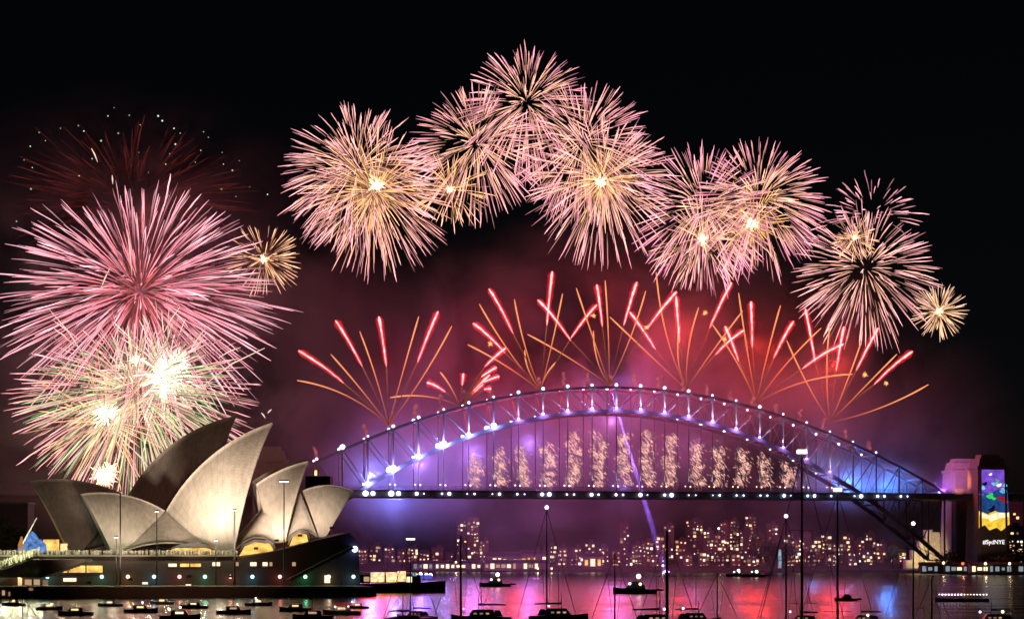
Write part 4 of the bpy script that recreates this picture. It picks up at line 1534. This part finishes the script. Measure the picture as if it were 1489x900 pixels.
# gold spark fountains hanging between deck and arch
cols_px = (690, 728, 760, 795, 834, 870, 906, 941, 973, 1013, 1046, 1079, 1112, 1146)
cols_top = (660, 655, 648, 645, 626, 630, 628, 627, 632, 645, 648, 655, 665, 672)
for i, (px, yt) in enumerate(zip(cols_px, cols_top)):
    b = MB()
    Y = BC.y + (px - 889) * .1
    for j in range(int((707 - yt) * 5)):
        yy = yt + (707 - yt) * fw.random()
        cl = int(yy / 11)
        r_ = random.Random(i * 100 + cl)
        cx_ = px + r_.uniform(-7, 7)
        yy = cl * 11 + r_.uniform(2, 9) + fw.gauss(0, 3.0)
        x = cx_ + fw.gauss(0, 3.6)
        if fw.random() < .4:
            x, yy = px + fw.gauss(0, 5.5), fw.uniform(yt, 706)
        if yy > 706: continue
        p = at(x, yy, Y + fw.uniform(-4, 4))
        L = fw.uniform(.8, 2.6)
        g = fw.uniform(.25, 1.1)
        b.tube([p, p + Vector((L * .7, 0, -L * .7))], [.20, .08], 3, [mulc((1, .54, .43), g * 1.7)] * 2)
    for j in range(16):
        yy = yt + (704 - yt) * fw.random() ** .8
        p = at(px + fw.gauss(0, 4.5), yy, Y + fw.uniform(-4, 4))
        L = fw.uniform(3, 8)
        b.tube([p, p + Vector((L * .12, 0, -L * .5)), p + Vector((L * .2, 0, -L))], [.16, .13, .04], 3, [mulc((1, .50, .42), fw.uniform(.4, 1.1))] * 3)
    o = thing('gold_spark_fall', None, None, at(px, 706, Y))
    tag(b.build('falling_sparks', E['trail'], o), kind='stuff')
    tag(o, 'gold spark fall between deck and arch, %s from the left' % nth(i), 'spark fall', 'gold spark falls under the arch')

# ================================================================== BOATS
def hull_mesh(c, L, B, H, head, draft=.6):
    """lofted hull: head = +1 bow to the right, in the x direction"""
    b = MB()
    secs = [(-.5, .62, .92), (-.35, .86, .95), (-.1, 1.0, 1.0), (.15, .92, 1.06), (.35, .6, 1.18), (.46, .26, 1.3), (.5, .03, 1.36)]
    for t, wv, hv in secs:
        x = t * L * head
        hb = B / 2 * wv
        for (yy, zz) in ((-hb, hv * H), (-hb * .82, H * .25), (-hb * .4, -draft), (hb * .4, -draft), (hb * .82, H * .25), (hb, hv * H)):
            b.v.append(Vector(c) + Vector((x, yy, zz)))
    m = len(secs)
    for i in range(m - 1):
        for k in range(6):
            j = (k + 1) % 6
            b.f.append((i * 6 + k, (i + 1) * 6 + k, (i + 1) * 6 + j, i * 6 + j))
    b.f.append(tuple(range(6)))
    b.f.append(tuple((m - 1) * 6 + k for k in reversed(range(6))))
    return b


def cabin_mesh(c, L, B, z0, h, head, rake=.25):
    b = MB()
    c = Vector(c)
    base = [c + Vector((x * head, y, z0)) for x, y in ((-L / 2, -B / 2), (L / 2, -B / 2 * .8), (L / 2, B / 2 * .8), (-L / 2, B / 2))]
    top = [c + Vector((x * head, y, z0 + h)) for x, y in ((-L / 2 + h * .2, -B / 2 * .86), (L / 2 - h * (rake + .5), -B / 2 * .66), (L / 2 - h * (rake + .5), B / 2 * .66), (-L / 2 + h * .2, B / 2 * .86))]
    b.prism(base, top)
    return b


by = random.Random(9)


def yacht(px, Y, L, mast_py, label, head=1, dark=True, light=True, spread=True, lens_w=0.0, lit_cabin=False, thick=1.0, furl=True):
    c = at(px, HY, Y)
    c.z = 0
    root = thing('sailing_yacht', label, 'yacht', c, 'yachts moored in the near cove')
    B, H = L * .29, L * .1
    hull_mesh(c, L, B, H, head).build('hull', M['hull_dark'] if dark else M['hull_white'], root)
    cb = cabin_mesh(c + Vector((-.02 * L * head, 0, 0)), L * .42, B * .6, H * .98, L * .055, head).build('cabin', M['cabin'] if not dark else M['hull_dark'], root)
    if lit_cabin:
        for k in range(3):
            p = c + Vector(((-.14 + .11 * k) * L * head, -B * .3 - .02, H + L * .026))
            MB().box(p, (L * .05, .1, L * .022)).build('cabin_window', E['win_cream'], cb)
    mz = at(px, mast_py, Y).z
    mp = c + Vector((.06 * L * head * 0, 0, H))
    top = Vector((c.x, c.y, mz))
    MB().tube([mp, mp.lerp(top, .6), top], [.15 * thick, .13 * thick, .085 * thick], 8).build('mast', M['mast'], root)
    if spread:
        s = MB()
        for t, wv in ((.42, 1.5), (.7, 1.15)):
            q = mp.lerp(top, t)
            s.beam(q - Vector((wv, 0, 0)), q + Vector((wv, 0, 0)), .09, .06)
        s.build('spreader', M['mast'], root)
    bm = c + Vector((0, 0, H + L * .12))
    be = bm + Vector((-.4 * L * head, .3, -.1))
    MB().tube([bm, be], [.09 * thick, .08], 6).build('boom', M['mast'], root)
    if furl:
        MB().tube([bm + Vector((0, 0, .25)), bm.lerp(be, .5) + Vector((0, 0, .32)), be + Vector((0, 0, .2))], [.26, .24, .1], 7).build('furled_sail', M['canvas'], root)
    r = MB()
    bow, stern = c + Vector((.49 * L * head, 0, H * 1.3)), c + Vector((-.49 * L * head, 0, H))
    for e in (bow, stern):
        r.tube([e, top - Vector((0, 0, .2))], .035 * max(1, Y / 200), 4)
    for sgn in (-1, 1):
        q = mp.lerp(top, .7)
        r.tube([c + Vector((0, sgn * B * .45, H)), q + Vector((1.1 * sgn, 0, 0))], .03 * max(1, Y / 200), 4)
    r.build('stay', M['wire'], root)
    if light:
        if lens_w:
            k = MB()
            k.box(top + Vector((0, 0, .1)), (lens_w, .5, .35))
            k.build('masthead_light', E['lamp_white'], root)
        else:
            lens('masthead_light', 'lamp_pink', top + Vector((0, 0, .2)), .22 * Y / 200, root)
    return root


yacht(1166, 175, 13, 658, 'yacht whose thick mast carries the highest wide white light, right of the arch crown', 1, lens_w=.9, thick=.95)
yacht(1218, 190, 13, 713, 'yacht with thick mast and flat white light crossing the deck at right', -1, lens_w=.8, thick=.95)
yacht(1143, 260, 12, 752, 'yacht with a small pink masthead light left of the thick pair of masts', 1)
yacht(1328, 240, 12, 763, 'yacht with thin mast before the right end of the arch', -1, thick=.9)
yacht(1355, 230, 11, 838, 'yacht with unlit short mast beside the thin mast at right', 1, light=False)
yacht(970, 215, 12, 771, 'yacht with the thick black unlit mast at the foot of the violet beam', 1, light=False, thick=1.5)
yacht(1043, 330, 11, 832, 'yacht with unlit thin mast below the lit towers', -1, light=False)
yacht(894, 300, 11, 803, 'yacht with unlit mast left of the motor cruiser', -1, light=False)
yacht(795, 330, 13, 739, 'yacht with tall thin mast and round masthead light before the far sheds', 1)
yacht(670, 290, 12, 778, 'yacht with thick dark unlit mast under the tall lit tower', -1, light=False, thick=1.4)
yacht(597, 420, 13, 784, 'yacht with flat pinkish masthead light above the floating restaurant', 1, lens_w=2.0)
yacht(586, 390, 10, 858, 'yacht with short unlit mast below the floating restaurant', 1, light=False)
yacht(33, 330, 10, 862, 'yacht with short mast at the bottom left corner', 1, light=False)
# moored boats along the bottom of the picture
for i, (px, wl, L, lb, dk_) in enumerate((
        (812, 903, 17, 'dark yacht hull under the tall thin mast', True), (700, 905, 17, 'dark low yacht hull with boom under the thick dark mast', True), (604, 900, 11, 'dark low hull at the bottom left of the violet water', True),
        (1012, 907, 14, 'dark hull at the bottom below the lit towers', True), (955, 912, 16, 'dark hull at the bottom centre right of the motor cruiser', True), (1166, 907, 11, 'dark hull at the bottom under the thick pair of masts', True),
        (1255, 908, 12, 'dark hull at the bottom before the red water', True), (1445, 909, 14, 'dark hull at the bottom right corner', True),
        (520, 884, 8, 'small white boat with red stripe light at the bottom near the seawall', False), (497, 893, 12, 'lit white cruiser in the bottom row left of the violet water', False), (430, 888, 11, 'dark moored boat below the green podium lamp', True),
        (376, 880, 10, 'white moored boat with bright cabin below the cyan podium lamp', False), (340, 892, 11, 'dark moored boat with two white lights near the bottom', True), (282, 884, 10, 'dark moored boat below the red podium lamp', True),
        (236, 878, 9, 'white moored boat below the cyan and red podium lamps', False), (205, 890, 11, 'dark moored boat near the bottom below the orange podium lamp', True), (160, 881, 9, 'white moored boat left of the orange podium lamp', False),
        (110, 894, 11, 'dark moored boat at the bottom below the amber podium windows', True), (72, 886, 9, 'white moored boat at lower left by pink water', False), (20, 880, 9, 'dark moored boat against the seawall at far left', True),
        (455, 900, 12, 'dark cruiser touching the bottom edge below the yellow lamp', True), (262, 900, 12, 'dark cruiser touching the bottom edge below the gold window bar', True))):
    Y = F * HC / (wl - HY)
    c = at(px, HY, Y)
    c.z = 0
    hd = by.choice((-1, 1))
    root = thing('moored_boat', lb, 'boat', c, 'small boats moored below the seawall')
    L *= .85
    B, H = L * .3, L * .105
    hull_mesh(c, L, B, H, hd).build('hull', M['hull_dark'] if dk_ else M['hull_white'], root)
    cabin_mesh(c, L * .45, B * .66, H * .98, L * .12, hd).build('cabin', M['hull_dark'] if dk_ else M['cabin'], root)
    if px < 560 or by.random() < .3:
        for k in range(by.choice((0, 1, 1, 2))):
            p = c + Vector((by.uniform(-.3, .3) * L, -B * .3, H + L * by.uniform(.07, .2)))
            lens('deck_light', by.choice(('lamp_white', 'lamp_white', 'lamp_warm')), p, by.uniform(.16, .36), root)
    if px >= 560:
        for k in range(3):
            q = c + Vector(((-.1 + .1 * k) * L * hd, -B * .31, H + L * .05))
            MB().box(q, (L * .055, .12, L * .028)).build('cabin_window', E[by.choice(('win_dim', 'win_faint', 'win_faint'))], root)
        mt = c + Vector((.05 * L * hd, 0, H))
        MB().tube([mt, mt + Vector((0, 0, L * .35))], [.12, .09], 6).build('boom_gallows', M['mast'], root)
        MB().tube([mt + Vector((0, 0, L * .2)), mt + Vector((-.45 * L * hd, 0, L * .19))], [.26, .16], 7).build('furled_sail', M['canvas'], root)
        cabin_mesh(c + Vector((-.28 * L * hd, 0, 0)), L * .16, B * .55, H * 1.02, L * .1, -hd, .1).build('spray_hood', M['canvas'], root)
        lens('deck_light', by.choice(('lamp_white', 'lamp_pink')), c + Vector((by.uniform(-.4, .3) * L, -B * .3, H + L * by.uniform(.1, .22))), by.uniform(.16, .28), root)
    if px < 560:
        p = c + Vector((0, -B * .33 - .1, H + L * .06))
        MB().box(p, (L * .2, .12, L * .05)).build('cabin_window', E[by.choice(('win_dim', 'win_warm', 'win_cream'))], root)
    if by.random() < .6:
        MB().tube([c + Vector((0, 0, H)), c + Vector((0, 0, H + L * .8))], [.1, .06], 6).build('mast', M['mast'], root)
    MB().tube([c + Vector((L * .44 * hd, -B * .1, H * 1.2)), c + Vector((L * .44 * hd, -B * .1, H * 1.9)), c + Vector((L * .2 * hd, -B * .4, H * 1.7)), c + Vector((L * .2 * hd, -B * .4, H * 1.05))], .04, 5).build('rail', M['wire'], root)

# floating restaurant / ferry by the point
Yf = 742
fc0 = at(563, HY, Yf); fc0.z = 0
fer = thing('passenger_ferry', 'long black ferry with glowing orange saloon windows beside the podium tip', 'ferry', fc0)
Lf = (647 - 478) / F * Yf
hull_mesh(fc0, Lf, 10, 3.6, 1).build('hull', M['hull_dark'], fer)
sx0, sx1 = at(522, 840, Yf).x, at(612, 840, Yf).x
MB().box(((sx0 + sx1) / 2, Yf, 5.6), (sx1 - sx0, 7.2, 3.4)).build('saloon', M['hull_dark'], fer)
MB().box(((sx0 + sx1) / 2 - 2, Yf, 8.0), ((sx1 - sx0) * .86, 6.4, .5)).build('roof', M['cabin'], fer)
for (x0, x1, y0, y1, k) in ((539, 559, 831.5, 846, 'win_warm'), (561.5, 577, 831.5, 846, 'win_warm'), (578, 590, 830, 845, 'win_warm'), (591, 599, 838, 846, 'win_cream'), (600, 606, 832, 837, 'win_cool'), (529, 537, 838, 845, 'win_dim')):
    a, b_ = at(x0, y1, Yf - 3.75), at(x1, y0, Yf - 3.75)
    MB().box((a + b_) / 2, (b_.x - a.x, .2, b_.z - a.z)).build('saloon_window', emit('saloon_glow', (1.0, .58, .28), 1.5, .6, .6) if k == 'win_warm' else E[k], fer)
for x in (604, 612, 620, 626):
    lens('deck_light', 'lamp_white', at(x, 834 + (x % 3), Yf - 1), .8, fer)
MB().box(at(616, 838, Yf - 3), (7, .2, 1.6)).build('name_board', emit('blue_board', (.12, .12, .9), .7), fer)
MB().tube([Vector((fc0.x, Yf, 8)), Vector((fc0.x, Yf, 14))], [.2, .1], 6).build('mast', M['mast'], fer)


def cruiser(px, wl, L, label, tall, light=True, hd=-1, dark=True, extra=True):
    Y = F * HC / (wl - HY)
    c = at(px, HY, Y); c.z = 0
    root = thing('motor_cruiser', label, 'motor boat', c)
    B, H = L * .27, L * .11
    hull_mesh(c, L, B, H, hd).build('hull', M['hull_dark'] if dark else M['hull_white'], root)
    m1 = M['hull_dark']
    cabin_mesh(c + Vector((.06 * L * -hd * -1 * 0, 0, 0)), L * .48, B * .72, H, L * .1, hd, .5).build('cabin', m1, root)
    cabin_mesh(c + Vector((-.03 * L * hd, 0, 0)), L * .3, B * .6, H + L * .1, L * .075, hd, .5).build('flybridge', m1, root)
    MB().tube([c + Vector((-.05 * L * hd, 0, H + L * .17)), c + Vector((-.08 * L * hd, 0, H + tall))], [.12, .07], 6).build('mast', M['mast'], root)
    MB().tube([c + Vector((-.5 * L * hd, 0, H * .8)), c + Vector((-.66 * L * hd, 0, H * .7))], [.5, .4], 6).build('swim_platform', m1, root)
    for k, (dx, dz, kind, r) in enumerate(((-.08, tall, 'lamp_white', .95), (.12, L * .12, 'lamp_white', .5), (-.12, L * .11, 'lamp_warm', .6))):
        if light: lens('deck_light', kind, c + Vector((dx * L * hd, -B * .36, H + dz)), r, root)
    return root


cruiser(923, 862.5, 17.5, 'dark motor cruiser with white light on its mast in the open pink water', 5.0)
cruiser(720, 852.5, 15, 'motor boat with a bright lit figure deck left of centre on the pink water', 4.2)
cruiser(1071, 838, 14, 'distant boat with pale lit cabin near the far shore', 2.6)
cruiser(1097, 838.5, 15, 'distant boat with low amber lights right of the pale lit boat', 2.0)
cruiser(1230, 873, 8, 'tiny dark launch on the red water right of the thick mast', 1.2, False)
# long party boat at right, strung with pink and white lights
Yp = F * HC / (874 - HY)
pc0 = at(1398, HY, Yp); pc0.z = 0
party = thing('party_boat', 'low party boat strung with pink and white lights in the dark water at right', 'boat', pc0)
Lp = 78 / F * Yp
hull_mesh(pc0, Lp, 4.6, 1.0, -1).build('hull', M['hull_dark'], party)
MB().box(pc0 + Vector((0, 0, 2.9)), (Lp * .8, 3.6, .18)).build('canopy', M['hull_dark'], party)
ps = MB()
for k in range(6):
    for s in (-1, 1):
        ps.tube([pc0 + Vector(((-.38 + .152 * k) * Lp, s * 1.7, 1)), pc0 + Vector(((-.38 + .152 * k) * Lp, s * 1.7, 2.9))], .06, 5)
ps.build('canopy_post', M['mast'], party)
for k in range(16):
    t = k / 15
    kind = 'lamp_pink' if t < .45 else ('lamp_warm' if .55 < t < .7 else 'lamp_white')
    lens('string_light', kind, pc0 + Vector(((-.44 + .88 * t) * Lp, -2.0, 2.4)), .2 if t > .5 else .27, party)
